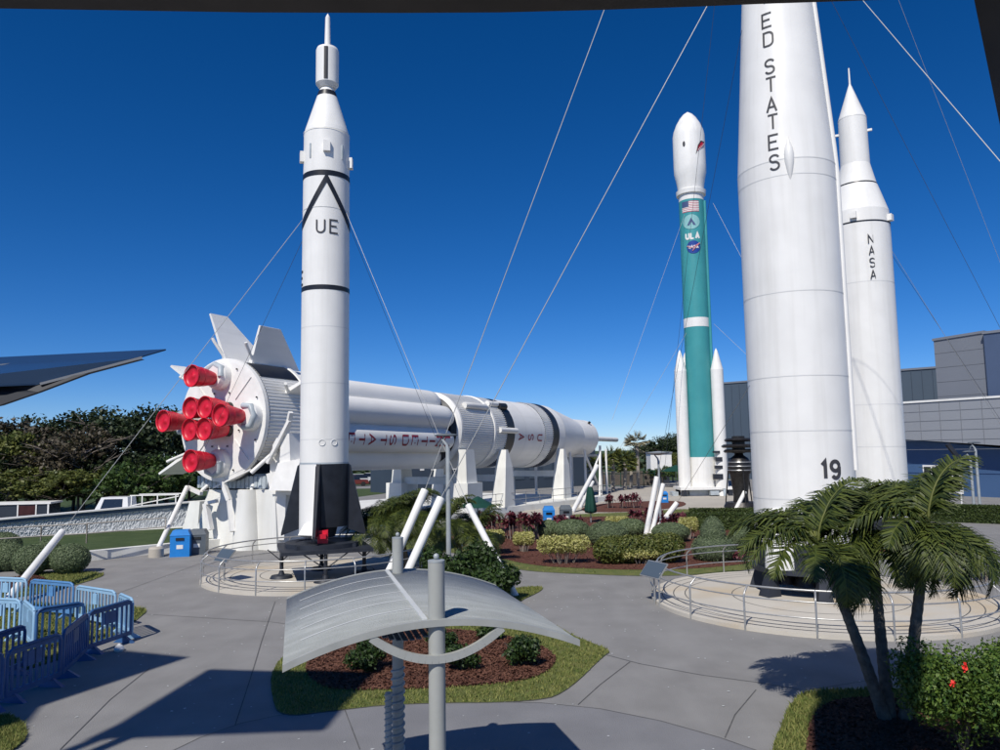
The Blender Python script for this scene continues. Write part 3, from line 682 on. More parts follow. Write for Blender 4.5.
# first stage tanks
XI=sx(466,2.95); TL=XI-4.2-.3
for k in range(8):
    a=R(22.5+45*k); 
    M=Matrix.Translation(pv(a,2.15,4.2))@MX
    MB().smooth_lathe([(.2,0),(.6,.15),(.87,.5),(.9,.8),(.9,TL-1.5),(.87,TL-1),(.6,TL-.4),(.1,TL)],40,M).build('fuel_tank','white_paint_long',S)
SL([(1.35,4.0),(1.35,XI)],'centre_tank','white_paint_long')
# UNITED STATES along the tank facing the camera side
ak=R(22.5+45*7)
def tankfn(sx):
    c=pv(ak,2.15,0)
    def f(u,v,off):   # u along -x? text reads toward the tail ; v outward angle
        al=R(-8)+v/.9; rr=.9+off
        d=Vector((0,-math.cos(al),math.sin(al)))
        return Vector((sx+u,0,0))+Vector((0,c.y,c.z))+d*rr
    return f
mb=MB(); PXL=[447.5,439.5,432.5,424.5,415.5,406,None,393.5,384,373,362.5,352.5,342.5]
for i,c in enumerate('UNITED STATES'):
    if c==' ': continue
    x0_=sx(PXL[i],2.95); h_=(sx(PXL[i]+5.8,2.95)-x0_); f0=tankfn(x0_)
    strokes(mb,c,lambda u,v,o,f0=f0,h_=h_:f0(v*h_,(.3-u)*1.05,o) ,1.0,.13)
mb.build('lettering','red_letter',S)
XB=sx(510,3.0); XC=sx(517.5,3.0); XD=sx(548,3.05); XE=sx(556,3.05); XF=sx(561.5,3.05); XG=sx(586,1.95); XH=sx(599,1.9); XJ=sx(604,.5); XK=sx(618.5,.25)
rpx=lambda x_,hp:hp*cdepth(E0+ax*x_)/750/.94
r1=rpx(XI+2,36.5); r2=rpx((XC+XD)/2,33.5); r3=rpx(XG,18.5); print('RR',r1,r2,r3,XI,XG)
SL([(r1*.6,XI-.9),(r1-.12,XI-.4),(r1+.04,XI-.2),(r1+.04,XI)],'spider_beam','white_plain')
SL([(r1*.8,XI-.75),(r1*.92,XI-.5)],'dark_gap','black_paint')
ribbed(XI,XB-2.0,r1-.03,r1-.03,'ribbed_interstage')
SL([(r1,XB-2.0),(r1+.12,XB-1.95),(r1+.12,XB-1.7),(r1,XB-1.65)],'ring_frame','white_plain')
ribbed(XB-1.65,XB,r1,r1,'ribbed_band')
SL([(r1+.08,XB),(r1+.08,XC)],'black_band','black_paint')
SL([(r2-.03,XC),(r2-.03,XD)],'second_stage','white_paint_long')
ribbed(XD,XE,r2-.05,r2-.05,'ribbed_band')
SL([(r2+.06,XE),(r2+.06,XF)],'black_band','black_paint')
SL([(r2,XF),(r2,XF+1.4),(r3,XG)],'adapter_cone','white_paint_long')
SL([(r3-.02,XG),(r3,XG+.1),(r3,XH),(r3-.1,XH+.1)],'service_module','white_paint_long')
MB().smooth_lathe([(r3-.05,XH+.1),(r3*.88,XH+.6),(r3*.65,XH+1.3),(r3*.35,XH+1.8),(.3,XH+2.1)],48,MX).build('command_module','white_paint_long',S)
SL([(.27,XH+1.8),(.27,XK)],'escape_stub','white_plain',24)
for x,r_ in ((XC+(XD-XC)*.35,r2-.03),(XD-.7,r2-.03),(XF+1.4,r2),(XG+2,r3)): SL([(r_+.012,x),(r_+.006,x+.06)],'panel_seam','seam',cap0=False,cap1=False)
mb=MB(); mb.tube([pv(R(38),r1+.15,XI+.9),pv(R(38),r1+.2,XI+1.2),pv(R(38),r1+.2,XB-2.6),pv(R(38),r1,XB-2.1)],.26,10); mb.build('fairing_pod','white_plain',S)
mb=MB(); mb.tube([pv(R(2),r1+.1,XB-1.3),pv(R(2),r1+.15,XC+.1)],.24,10); mb.build('fairing_pod','white_plain',S)
mb=MB(); mb.tube([pv(R(48),r1+.15,XB-1.6),pv(R(48),r1+.2,XB+.1)],.25,10); mb.build('fairing_pod','white_plain',S)
mb=MB(); mb.tube([pv(R(44),r1+.15,XB-.2),pv(R(44),r1+.2,XC-.4)],.3,10); mb.build('dark_pod','black_paint',S)
for q_ in (XG+2.6,XH-1.0): MB().tube([pv(R(50),r3-.05,q_),pv(R(50),r3+.25,q_)],.12,8).build('thruster','dark_metal',S)
# USA letters on the second stage
mb=MB()
for c,xp in zip('USA',(543,534,524.5)):
    x=sx(xp,3.05)
    def f0(u,v,o,x=x):
        al=R(-8)+(.3-u)/r2; return Vector((x+v-.45,0,0))+Vector((0,-math.cos(al),math.sin(al)))*(r2-.02+o)
    strokes(mb,c,f0,.85,.12)
mb.build('lettering','red_letter',S)
# terrace under the lying rocket
TZ=.42
tf=[G(80,562),G(283,541),G(480,516),G(612,500.5)]
n2=Vector((-.80,.60,0)); 
back=[tf[3]+Vector((-13,9,0)),tf[0]+Vector((-15.0,11,0))]
mb=MB(); mb.prism([(p.x,p.y) for p in tf+back],0,TZ); mb.build('terrace','cream_concrete',kind='structure')
lw=[tf[0]+Vector((-.1,.55,0)),tf[1]+Vector((-1.5,.2,0)),tf[1]+Vector((-6.5,5.5,0)),tf[0]+Vector((-8.0,12,0))]
lw=[tf[0]+Vector((-.2,.45,0)),tf[1]+Vector((-1.2,-.5,0)),G(296,519,TZ),G(195,527,TZ),G(0,541,TZ)+Vector((-3,0,0)),G(0,556,TZ)+Vector((-4,0,0))]
sheet('lawn',lw,TZ+.006,'lawn_far')
# rough stone wall
def wallobj(a,b,z0,z1a,z1b,th,lab):
    t=thing('stone_wall',lab,'wall',(0,0,0)); a=Vector(a);b=Vector(b); d=(b-a).normalized(); n=Vector((-d.y,d.x,0))*th
    NX_,NZ=240,14; vs=[];rs=np.random.default_rng(3); 
    H=rs.uniform(0,.07,(NX_+1,NZ+1))
    for i in range(NX_+1):
        p=a.lerp(b,i/NX_); zt_=z1a+(z1b-z1a)*i/NX_
        for j in range(NZ+1): vs.append(p-n.normalized()*H[i,j]+Vector((0,0,z0+(zt_-.28-z0)*j/NZ)))
    MB().add(vs,[(i*(NZ+1)+j,(i+1)*(NZ+1)+j,(i+1)*(NZ+1)+j+1,i*(NZ+1)+j+1) for i in range(NX_) for j in range(NZ)]).build('stone_face','stone_white',t)
    MB().hexa([a+n*.0+Vector((0,0,z1a-.28))-n*.3,b+Vector((0,0,z1b-.28))-n*.3,b+n+Vector((0,0,z1b-.28)),a+n+Vector((0,0,z1a-.28))],
              [a+Vector((0,0,z1a-.07))-n*.3,b+Vector((0,0,z1b-.07))-n*.3,b+n+Vector((0,0,z1b-.07)),a+n+Vector((0,0,z1a-.07))]).build('coping_shade','coping',t)  # dark blue band paints the shade under the coping
    MB().hexa([a-n*.5+Vector((0,0,z1a-.068)),b-n*.5+Vector((0,0,z1b-.068)),b+n*1.1+Vector((0,0,z1b-.068)),a+n*1.1+Vector((0,0,z1a-.068))],
              [a-n*.5+Vector((0,0,z1a)),b-n*.5+Vector((0,0,z1b)),b+n*1.1+Vector((0,0,z1b)),a+n*1.1+Vector((0,0,z1a))]).build('coping','white_plain',t)
wa=D(-40,545,39.);wb=D(196,527,46.)
wallobj((wa.x,wa.y,0),(wb.x,wb.y,0),.3,zy(-40,522,39.),zy(196,501,46.),.4,'long rough white stone wall behind the lawn at left')
def straight_rail(pts,lab,h=1.0,z=0,post_every=1.6,m='steel',r=.025,rails=(1.,.5)):
    t=thing('railing',lab,'railing',(0,0,0)); 
    for a,b in zip(pts[:-1],pts[1:]):
        L=(b-a).length; n=max(1,int(L/post_every))
        for k in rails: MB().tube([a+Vector((0,0,z+h*k)),b+Vector((0,0,z+h*k))],r,6).build('rail',m,t)
        for i in range(n+1): p=a.lerp(b,i/n); MB().tube([p+Vector((0,0,z)),p+Vector((0,0,z+h))],r,6).build('post',m,t)
o3=Vector((0,.3,0))
straight_rail([G(-10,560,TZ),G(40,556,TZ),G(86,553,TZ),G(165,545,TZ)],'low pale metal railing along the lawn edge behind the clipped balls',.85,TZ,1.9,'sand_concrete',.03)
straight_rail([G(212,536,TZ),G(300,525,TZ)],'thin railing on the terrace before the lying rocket tail',1.0,TZ,1.5)
straight_rail([tf[2]+o3,tf[3]+o3],'long railing along the terrace under the lying rocket nose',1.0,TZ,1.8)
# rocket supports
nS=Vector((ax.y,-ax.x,0)).normalized()
def s_at(xpx,off):
    lo,hi=0,60
    for _ in range(40):
        m_=(lo+hi)/2; q=E0+ax*m_+nS*off
        if P(q)[0]<xpx: lo=m_
        else: hi=m_
    return lo
def cradle(xpx,lab,wb_=1.6,wt=.9,ztop=4.7,off=2.8,pedestal=False):
    s_=s_at(xpx,off); c=E0+ax*s_; t=thing('rocket_cradle',lab,'support',(c.x,c.y,TZ)); A=Vector((ax.x,ax.y,0)).normalized()
    for sg in (1,-1):
        o=nS*off*sg; mb=MB(); zt_=ztop-TZ
        q=lambda al,nn,z:o+A*al+nS*nn+Vector((0,0,z))
        if pedestal:
            mb.hexa([q(-1,-.7,0),q(1,-.7,0),q(1,.7,0),q(-1,.7,0)],[q(-1,-.7,2.0),q(1,-.7,2.0),q(1,.7,2.0),q(-1,.7,2.0)])
            mb.hexa([q(-.7,-.45,2.0),q(.7,-.45,2.0),q(.7,.45,2.0),q(-.7,.45,2.0)],[q(-.55,-.3,zt_),q(.55,-.3,zt_),q(.55,.3,zt_),q(-.55,.3,zt_)])
        else:
            mb.hexa([q(-wb_/2,-.6,0),q(wb_/2,-.6,0),q(wb_/2,.6,0),q(-wb_/2,.6,0)],[q(-wb_/5,-.45,zt_*.68),q(wb_/2,-.45,zt_*.68),q(wb_/2,.45,zt_*.68),q(-wb_/5,.45,zt_*.68)])
            mb.hexa([q(-wb_/5,-.45,zt_*.68),q(wb_/2,-.45,zt_*.68),q(wb_/2,.45,zt_*.68),q(-wb_/5,.45,zt_*.68)],[q(.05,-.3,zt_),q(.35,-.3,zt_),q(.35,.3,zt_),q(.05,.3,zt_)])
        mb.build('pylon','cream_concrete',t)
    MB().hexa([A*x_+nS*y_+Vector((0,0,1.9)) for x_,y_ in ((-.4,-2.6),(.4,-2.6),(.4,2.6),(-.4,2.6))],[A*x_+nS*y_+Vector((0,0,2.4)) for x_,y_ in ((-.4,-2.6),(.4,-2.6),(.4,2.6),(-.4,2.6))]).build('cross_beam','cream_concrete',t)
cradle(466,'white stepped pedestal holding the lying rocket next to the lamp post',ztop=4.75,pedestal=True)
cradle(502,'white tapered pylon under the first black band of the lying rocket')
cradle(560,'white tapered pylon under the second black band of the lying rocket')
# nose truss
s_=s_at(598,1.0); c=E0+ax*s_; t=thing('support_truss','white tubular truss propping the capsule end of the lying rocket','support',(c.x,c.y,0)); A=Vector((ax.x,ax.y,0)).normalized()
q=lambda al,nn,z:A*al+nS*nn+Vector((0,0,z))
for (a_,b_) in (((-5,1.6,0),(-5,1.6,4.6)),((-1,1.6,0),(-1,1.6,5.0)),((.6,1.6,0),(.6,1.6,4.6)),((-5,1.6,4.2),(-1,1.6,.2)),((-1,1.6,4.7),(-3.4,2.4,0.)),((-5,-1.6,0),(-5,-1.6,4.6)),((-1,-1.6,0),(-1,-1.6,4.8)),((-5,1.6,.4),(-1,1.6,4.4)),((-1,-1.6,4),(-1,1.6,4)),((-5,-1.6,4),(-5,1.6,4)),((-9,1.8,0),(-9,1.8,4.4)),((-9,-1.8,0),(-9,-1.8,4.4))):
    MB().tube([q(*a_),q(*b_)],.12,8).build('strut','white_plain',t)
pa=poleobj(G(517,508) if False else G(572,512.5),D(597,466,62),.17,'long leaning white tube in front of the truss under the rocket nose')
poleobj(G(580,508),D(593,482,66),.13,'short leaning white tube beside the nose truss')
# tail pedestal
t=thing('tail_pedestal','big white concrete pedestal carrying the tail of the lying rocket','support',(E0.x,E0.y,0),R(TH))
TZs=TZ; TZ=0.0
MB().hexa([(.4,-3.6,TZ),(5.2,-3.6,TZ),(5.2,-1.0,TZ),(.4,-1.0,TZ)],[(.4,-3.4,2.9),(5.2,-3.4,2.9),(5.2,-1.0,2.9),(.4,-1.0,2.9)]).build('near_block','cream_concrete',t)
MB().hexa([(.2,-.9,TZ),(2.2,-.9,TZ),(2.2,2.2,TZ),(.2,2.2,TZ)],[(.6,-.6,2.85),(2.2,-.6,2.85),(2.2,1.6,2.85),(.6,1.6,2.85)]).build('centre_block','cream_concrete',t)
MB().lathe([(.75,TZ),(.5,2.9)],24,Matrix.Translation((.4,-1.6,0))).build('conical_pier','cream_concrete',t)
MB().hexa([(.6,2.4,TZ),(3,2.4,TZ),(3,3.8,TZ),(.6,3.8,TZ)],[(.9,2.6,2.2),(2.6,2.6,2.2),(2.6,3.4,2.2),(.9,3.4,2.2)]).build('far_block','cream_concrete',t)
mb=MB()
for k in range(17): mb.box(.55,-2.6+k*.3,2.93,.8,-2.42+k*.3,3.55)
mb.box(.6,-2.7,2.93,2.6,2.4,3.5); mb.build('slatted_bearer','grey_pipe',t)
mb=MB(); mb.hexa([(-.1,-5.0,2.9),(1.9,-5.0,2.9),(1.9,-3.5,2.9),(-.1,-3.5,2.9)],[(.1,-5.6,4.4),(1.4,-5.3,4.4),(1.4,-4.0,4.4),(.1,-3.9,4.2)])
mb.hexa([(.2,-4.6,4.2),(1.3,-4.6,4.2),(1.3,-3.9,4.2),(.2,-3.9,4.2)],[(.2,-4.5,5.6),(1.0,-4.5,5.6),(1.0,-3.95,5.6),(.2,-3.95,5.6)]); mb.build('outrigger','white_plain',t)
mb=MB(); mb.bar((.3,-4.2,5.5),(.1,-4.7,6.6),.2); mb.bar((.1,-3.2,4.2),(.1,-4.6,6.2),.16); mb.bar((-.1,-.8,2.4),(-.15,-.2,3.6),.22); mb.bar((-.1,-.8,2.4),(-.3,-1.3,.9),.2); mb.bar((-.15,.3,3.0),(-.2,-2.4,3.9),.07)
TZ=TZs
mb.bar((-.1,.5,.9),(-.1,.9,2.2),.25); mb.bar((-.1,.9,2.2),(-.25,-.1,2.35),.16); mb.bar((-.2,2.2,3.0),(-.3,1.0,2.7),.18); mb.build('bracket_arms','white_plain',t)
t=thing('hold_down_arm','white angular hold-down plates clasping the underside of the lying rocket tail','support',(0,0,0))
def pxplate(pts,d,th,nm):
    f_=[D(x,y,d) for x,y in pts]; b_=[p+Vector((.5,.8,0)).normalized()*th for p in f_]; n=len(f_)
    MB().add(f_+b_,[tuple(range(n-1,-1,-1)),tuple(range(n,2*n))]+[(i,(i+1)%n,n+(i+1)%n,n+i) for i in range(n)]).build(nm,'white_plain',t)
pxplate([(266,474),(280,470),(303,471),(291,495),(271,494)],36.6,.5,'lower_plate')
pxplate([(270,453),(283,453),(284,472),(270,473)],36.8,.45,'upright_block')
pxplate([(286,464),(294,466),(303,472),(292,471)],36.4,.3,'pointed_tab')
MB().tube([D(275,455,36.7),D(275,446,36.6),D(279,439,36.5)],.13,8).build('hook','white_plain',t)
MB().tube([D(251,473,36.3),D(262,463,36.5),D(271,455,36.6)],.10,8).build('arm_bar','white_plain',t)
MB().hexa([D(273,494,36.7),D(286,494,36.7),D(286,494,37.3),D(273,494,37.3)],[D(273,540,36.7),D(284,540,36.7),D(284,540,37.3),D(273,540,37.3)]).build('column','white_plain',t)
# dark cabinet on the terrace
p=G(274,541,0); t=thing('control_cabinet','plain dark grey cabinet on the terrace left of the black rocket tail','cabinet',(p.x,p.y,0),R(8))
MB().box(-.42,-.3,0,.42,.3,1.12).build('housing','coping',t); MB().box(-.45,-.33,1.12,.45,.33,1.16).build('lid','bin_grey',t); MB().box(.1,-.315,.45,.14,-.3,.7).build('handle','steel',t)
# bins
def bin_(p,lab,m,wd=.7,hh=1.15,rz=0,slots=True):
    t=thing('litter_bin',lab,'bin',p,rz,'bins')
    MB().hexa([(-wd/2,-.35,0),(wd/2,-.35,0),(wd/2,.35,0),(-wd/2,.35,0)],[(-wd/2,-.35,hh*.8),(wd/2,-.35,hh*.8),(wd/2,.35,hh*.8),(-wd/2,.35,hh*.8)]).build('body',m,t)
    MB().hexa([(-wd/2-.02,-.37,hh*.8),(wd/2+.02,-.37,hh*.8),(wd/2+.02,.37,hh*.8),(-wd/2-.02,.37,hh*.8)],[(-wd/2+.1,-.3,hh),(wd/2-.1,-.3,hh),(wd/2-.1,.3,hh),(-wd/2+.1,.3,hh)]).build('lid',m,t)
    MB().box(-.18,-.385,hh*.62,.18,-.352,hh*.72).build('opening','glass_dark',t)
    MB().box(-.14,-.362,hh*.3,.14,-.351,hh*.45).build('sticker','white_plain',t)
bin_(G(181,556),'blue recycling bin standing beside the dark grey bin before the tail pedestal','bin_blue',.85,1.2,R(12))
bin_(G(198,554),'dark grey bin right next to the blue bin before the tail pedestal','bin_grey',.8,1.15,R(10))
bin_(G(549,527),'blue bin behind the red-leaved plants, near the closed green umbrella','bin_blue',.7,1.25)
bin_(G(566,524),'grey bin behind the red-leaved plants, near the closed green umbrella','bin_grey',.75,1.15)
bin_(G(664,502.5),'small blue bin beside the far lamp post on the plaza','bin_blue',.6,.95)
# left anchor tubes
poleobj(G(-2,612),D(62,532,28.6),.13,'long thick leaning white tube at left rising behind the blue barriers')
q0=G(156,557); poleobj((q0.x,q0.y,.2),D(187,487,38.6),.11,'leaning white tube on a round footing beside the blue recycling bin')
MB().lathe([(.33,0),(.33,.38),(.26,.46)],20,Matrix.Translation(q0)).build('tube_footing','sand_concrete'); tag(bpy.data.objects['tube_footing'],'round concrete footing under the leaning tube beside the blue bin','footing')
# central anchor tubes
T1a=G(383,586);T1b=D(425,490,T1a.y+1.2); poleobj(T1a,T1b,.15,'white leaning tube among the palms, left one of the close pair')
T2a=G(397,596);T2b=D(441,498,T2a.y+1.2); poleobj(T2a,T2b,.15,'white leaning tube among the palms, right one of the close pair')
T3a=G(516,597);T3b=D(468,505,T3a.y+1.4); poleobj(T3a,T3b,.11,'white leaning tube leaning left at the right edge of the dark shrubs')
T4a=G(492,552);T4b=D(461,500,T4a.y+1.0); poleobj(T4a,T4b,.10,'thin white tube just behind the one that leans left over the shrubs')
T5a=G(645,541);T5b=D(657,477,T5a.y+.6); poleobj(T5a,T5b,.14,'upright white tube, left of the twin tubes in the olive shrub')
T6a=G(650,541);T6b=D(663,484,T6a.y+.9); poleobj(T6a,T6b,.12,'upright white tube, right of the twin tubes in the olive shrub')
T7a=G(655,532);T7b=D(677,503,T7a.y+.5); poleobj(T7a,T7b,.15,'short stubby white tube leaning right between red plants and grey mound')
T8a=G(736,509);T8b=D(745,491.5,T8a.y+.2); poleobj(T8a,T8b,.15,'short white tube behind the two dark hedges by the fat rocket')
# wires
ju=lambda y,side:Vector((JX,JY,zj(y)))+Vector((side*.85,-.3,0))
wire(D(62,532,28.6),ju(222,-1),'white guy wire from the thick left tube up to the chevron rocket',.016)
wire(D(187,487,38.6),ju(243,-1),'thin wire from the tube by the blue bin up to the chevron rocket',.011,'wire_dark')
wire(T3b,ju(216,1),'guy wire from the chevron rocket down to the left-leaning tube',.013)
wire(T4b,ju(222,1),'dark guy wire from the chevron rocket down to the thin tube among palms',.010,'wire_dark')
A_=lambda z,dx=-1.2,dy=-.4:Vector((AX+dx,AY+dy,z))
wire(T1b,D(752,-386,AD-.5),'bright guy wire rising from the left tube of the close pair to the fat rocket',.022)
wire(T2b,D(745,-64,AD-.5),'bright guy wire rising from the right tube of the close pair to the fat rocket',.022)
wire(T5b,D(742,30,AD-.2),'dark guy wire from the left twin tube to the fat rocket',.010,'wire_dark')
wire(T6b,D(742,-250,AD+.5),'dark guy wire from the right twin tube passing before the teal rocket',.010,'wire_dark')
wire(T7b,D(750,385,AD),'pale guy wire from the stubby tube to the lower side of the fat rocket',.013)
wire(D(842,-24,AD),D(1150,337,16),'thick bright guy wire crossing the sky at upper right',.018)
wire(D(818,-25,AD+.5),D(1120,560,30),'dark guy wire running from the fat rocket down to lower right',.010,'wire_dark')
wire(D(885,-35,AD+3),D(1100,520,34),'faint guy wire highest above the grey building',.009)
wire(D(889,246,ND-.5),D(1060,520,38),'pale guy wire from the NASA rocket down across the grey tower',.012)
wire(D(890,252,ND-.5),D(1040,480,45),'dark guy wire from the NASA rocket down across the grey tower',.011,'wire_dark')
wire(D(713,203,DD),D(800,370,66),'thin wire on the right side of the teal rocket shoulder',.02)
wire(D(688,205,DD),D(612,420,60),'thin wire falling left from the teal rocket shoulder',.02)
wire(D(688,330,DD),D(620,448,60),'thin wire falling left from the white belt of the teal rocket',.02)
wire(D(714,324,DD),D(800,405,66),'thin wire falling right from the white belt of the teal rocket',.02)
# ---------------------------------------------------------------- lamp posts
def lamp(p,ztop,r,lab,arm=.45,style='bar'):
    t=thing('lamp_post',lab,'lamp post',p)
    MB().tube([(0,0,0),(0,0,ztop-.45),(-.04,0,ztop-.3),(-.2,0,ztop-.1)],[r,r*.85,r*.6,r*.5],10).build('pole','galv',t)
    h=MB(); 
    if style=='bar': h.smooth_lathe([(.01,-.02),(.12,.0),(.14,.04),(.10,.09),(.01,.12)],20,Matrix.Translation((-.05,0,ztop))@Matrix.Diagonal((3.0,1.2,.8,1))); h.bar((-.35,0,ztop-.3),(-.1,0,ztop),.05); h.bar((-.2,0,ztop-.12),(-.38,0,ztop-.42),.04)
    else: h.lathe([(.08,-.12),(.6,-.02),(.62,.04),(.1,.1)],24,Matrix.Translation((0,0,ztop)))
    h.build('lamp_head','galv' if style!='bar' else 'bin_grey',t)
p=G(449,588); lamp(p,D(449,436,p.y).z,.09,'tall thin grey lamp post rising behind the curved shade canopy')
p=G(661,532); lamp(p,D(660,453,p.y).z,.07,'lamp post with a flat disc head among the far flower beds',style='disc')
for i,(x,yt,lb) in enumerate(((981,443,'lamp post with an L-shaped arm before the blue wall'),(975,452,'dark-topped post just left of the L-armed lamp before the blue wall'))):
    p=D(x,520,46.); p.z=0; lamp(p,D(x,yt,46.).z,.09,lb)
p=D(963,520,46.);p.z=0; t=thing('flood_light','tilted black flood light on a short post before the blue wall','light',p)
MB().tube([(0,0,0),(0,0,2.8)],.05,8).build('post','white_plain',t); MB().bar((-.6,0,4.6),(.1,0,3.6),.22).build('light_head','shade_black',t)
# ---------------------------------------------------------------- shade canopy (foreground)
FP=D(437,620,7.5); gdir=Vector((-.262,.965,0)).normalized(); cdir=Vector((gdir.y,-gdir.x,0))
t=thing('shade_canopy','arched grey metal shade canopy on two posts in the foreground','shade canopy',(FP.x,FP.y,0))
NA=36; half=1.44; zc=2.95; sagv=.30; Lc=3.2
def arcz(s): return zc-sagv*(s/half)**2
mb=MB(); vs=[]
for i in range(NA+1):
    s=-half+2*half*i/NA; zz=arcz(s)
    for (l,dz) in ((-.04,0),(Lc,0),(Lc,.035),(-.04,.035)):
        q_=cdir*s+gdir*l+Vector((0,0,zz+dz)); vs.append(q_)
mb.add(vs,[tuple(4*i+j for j in (k,(k+1)%4))+tuple(4*(i+1)+j for j in ((k+1)%4,k)) for i in range(NA) for k in range(4)],True)
mb.add(vs[:4],[(0,1,2,3)]);mb.add(vs[-4:],[(3,2,1,0)])
mb.build('roof_sheet','sheet_metal',t)
for l0 in (-.09,Lc):
    mb=MB()
    for i in range(NA):
        s0=-half+2*half*i/NA;s1=-half+2*half*(i+1)/NA
        mb.hexa([cdir*s0+gdir*l0+Vector((0,0,arcz(s0)-.02)),cdir*s1+gdir*l0+Vector((0,0,arcz(s1)-.02)),cdir*s1+gdir*(l0+.05)+Vector((0,0,arcz(s1)-.02)),cdir*s0+gdir*(l0+.05)+Vector((0,0,arcz(s0)-.02))],
                [cdir*s0+gdir*l0+Vector((0,0,arcz(s0)+.045)),cdir*s1+gdir*l0+Vector((0,0,arcz(s1)+.045)),cdir*s1+gdir*(l0+.05)+Vector((0,0,arcz(s1)+.045)),cdir*s0+gdir*(l0+.05)+Vector((0,0,arcz(s0)+.045))])
    mb.build('edge_beam','pole_grey',t)
mb=MB()
for l0 in (.55,1.05,1.55,2.1,2.65):
    for i in range(2,NA-1):
        s0=-half+2*half*i/NA;s1=-half+2*half*(i+1)/NA
        if s1>-.03 and l0!=1.05: continue
        if l0==1.05 and s0>-.1: continue
        mb.add([cdir*s0+gdir*l0+Vector((0,0,arcz(s0)+.038)),cdir*s1+gdir*l0+Vector((0,0,arcz(s1)+.038)),cdir*s1+gdir*(l0+.035)+Vector((0,0,arcz(s1)+.038)),cdir*s0+gdir*(l0+.035)+Vector((0,0,arcz(s0)+.038))],[(0,1,2,3)])
mb.bar(cdir*-.12+gdir*.0+Vector((0,0,zc+.04)),cdir*-.12+gdir*Lc+Vector((0,0,zc+.04)),.05,.015)
mb.build('sheet_seams','seam_light',t)
for l0,zt_,r in ((.02,D(437,561,7.5).z,.082),(Lc-.25,D(398,538,10.3).z,.075)):
    mb=MB(); c=gdir*l0; mb.tube([c,c+Vector((0,0,zt_))],r,28); po=mb.build('post','pole_grey',t)
    MB().lathe([(r+.002,zt_-.01),(r+.002,zt_+.006),(.01,zt_+.012)],28,Matrix.Translation(c),cap0=False).build('post_cap','galv',po)
    MB().smooth_lathe([(.001,0),(.022,.012),(.03,.035),(.022,.055),(.001,.065)],12,Matrix.Translation(c+Vector((0,0,zt_+.008)))).build('ball_finial','galv',po)
for l0 in (-.06,Lc-.1):
    pts=[]
    for i in range(21):
        s=-.64+1.28*i/20; pts.append(cdir*s+gdir*l0+Vector((0,0,arcz(.64)-.02-.25*(1-(s/.64)**2))))
    mb=MB()
    for a_,b_ in zip(pts[:-1],pts[1:]): mb.bar(a_,b_,.05,.075)
    mb.build('hanging_arc','pole_grey',t)
# slatted trough between the arcs (rear part)
mb=MB()
for j in range(16):
    s=-.62+1.24*j/15; z=arcz(.68)-.24-.30*(1-(s/.68)**2)
    for l1,l2 in ((1.9,2.5),(2.55,3.05)): mb.bar(cdir*s+gdir*l1+Vector((0,0,z)),cdir*s+gdir*l2+Vector((0,0,z)),.06,.015)
mb.build('slatted_trough','coping',t)
# twisted ropes/spiral legs beside rear post
def spiral(c,z1,r,n,nm):
    mb=MB(); mb.tube([c,c+Vector((0,0,z1))],r*.95,14)
    for ph in (0,):
        pts=[c+Vector((r*math.cos(2*PI*n*i/(n*14)+ph),r*math.sin(2*PI*n*i/(n*14)+ph),z1*i/(n*14))) for i in range(n*14+1)]; mb.tube(pts,r*.26,7)
    return mb.build(nm,'galv',t)
spiral(gdir*(Lc-.25)+cdir*.0,1.75,.078,17,'spiral_sleeve')
spiral(gdir*(Lc-.45)+cdir*-.15,1.5,.045,20,'spiral_sleeve')
# ---------------------------------------------------------------- viewing building (roof edge and raking column)
t=thing('viewing_shelter','dark roof edge and raking column of the viewing deck overhead','shelter',(0,0,0))
bp=[(-120,8),(0,8.5),(125,10.5),(250,12.5),(400,13),(500,12.5),(600,10),(700,6.5),(760,4),(865,.5),(960,-3),(1120,-9)]
prof=[D(x,y,2.6) for x,y in bp]; zr=sum(p.z for p in prof)/len(prof)
mb=MB(); 
bot=[p for p in prof]; n=len(bot)
vs=[Vector((p.x,p.y,p.z)) for p in bot]+[Vector((p.x,p.y-3.4,p.z+.02)) for p in bot]+[Vector((p.x,p.y-3.4,p.z+.35)) for p in bot]+[Vector((p.x,p.y,p.z+.30)) for p in bot]
mb.add(vs,[(k*n+i,k*n+i+1,((k+1)%4)*n+i+1,((k+1)%4)*n+i) for k in range(4) for i in range(n-1)]+[(0,n,2*n,3*n),(n-1,4*n-1,3*n-1,2*n-1)]); mb.build('overhead_slab','roof_dark',t)
c0=D(970,-20,2.2);c1=D(1004,145,2.2); dv=(c1-c0)
top=c0-dv*.35; botp=c0+dv*((3.05-c0.z)/dv.z)
Wc=Vector((.3,0,0)); Dc=Vector((.17,.22,0))
mb=MB(); mb.hexa([botp,botp+Wc,botp+Wc+Dc,botp+Dc],[top,top+Wc,top+Wc+Dc,top+Dc]); mb.build('raking_column','roof_dark',t)
MB().box(-4,-3,2.75,4,.9,3.0).build('deck_floor','sand_concrete',t)
for x_ in (-3.8,3.8):
    for y_ in (-2.8,.7): MB().box(x_-.15,y_-.15,0,x_+.15,y_+.15,2.75).build('deck_column','roof_dark',t)
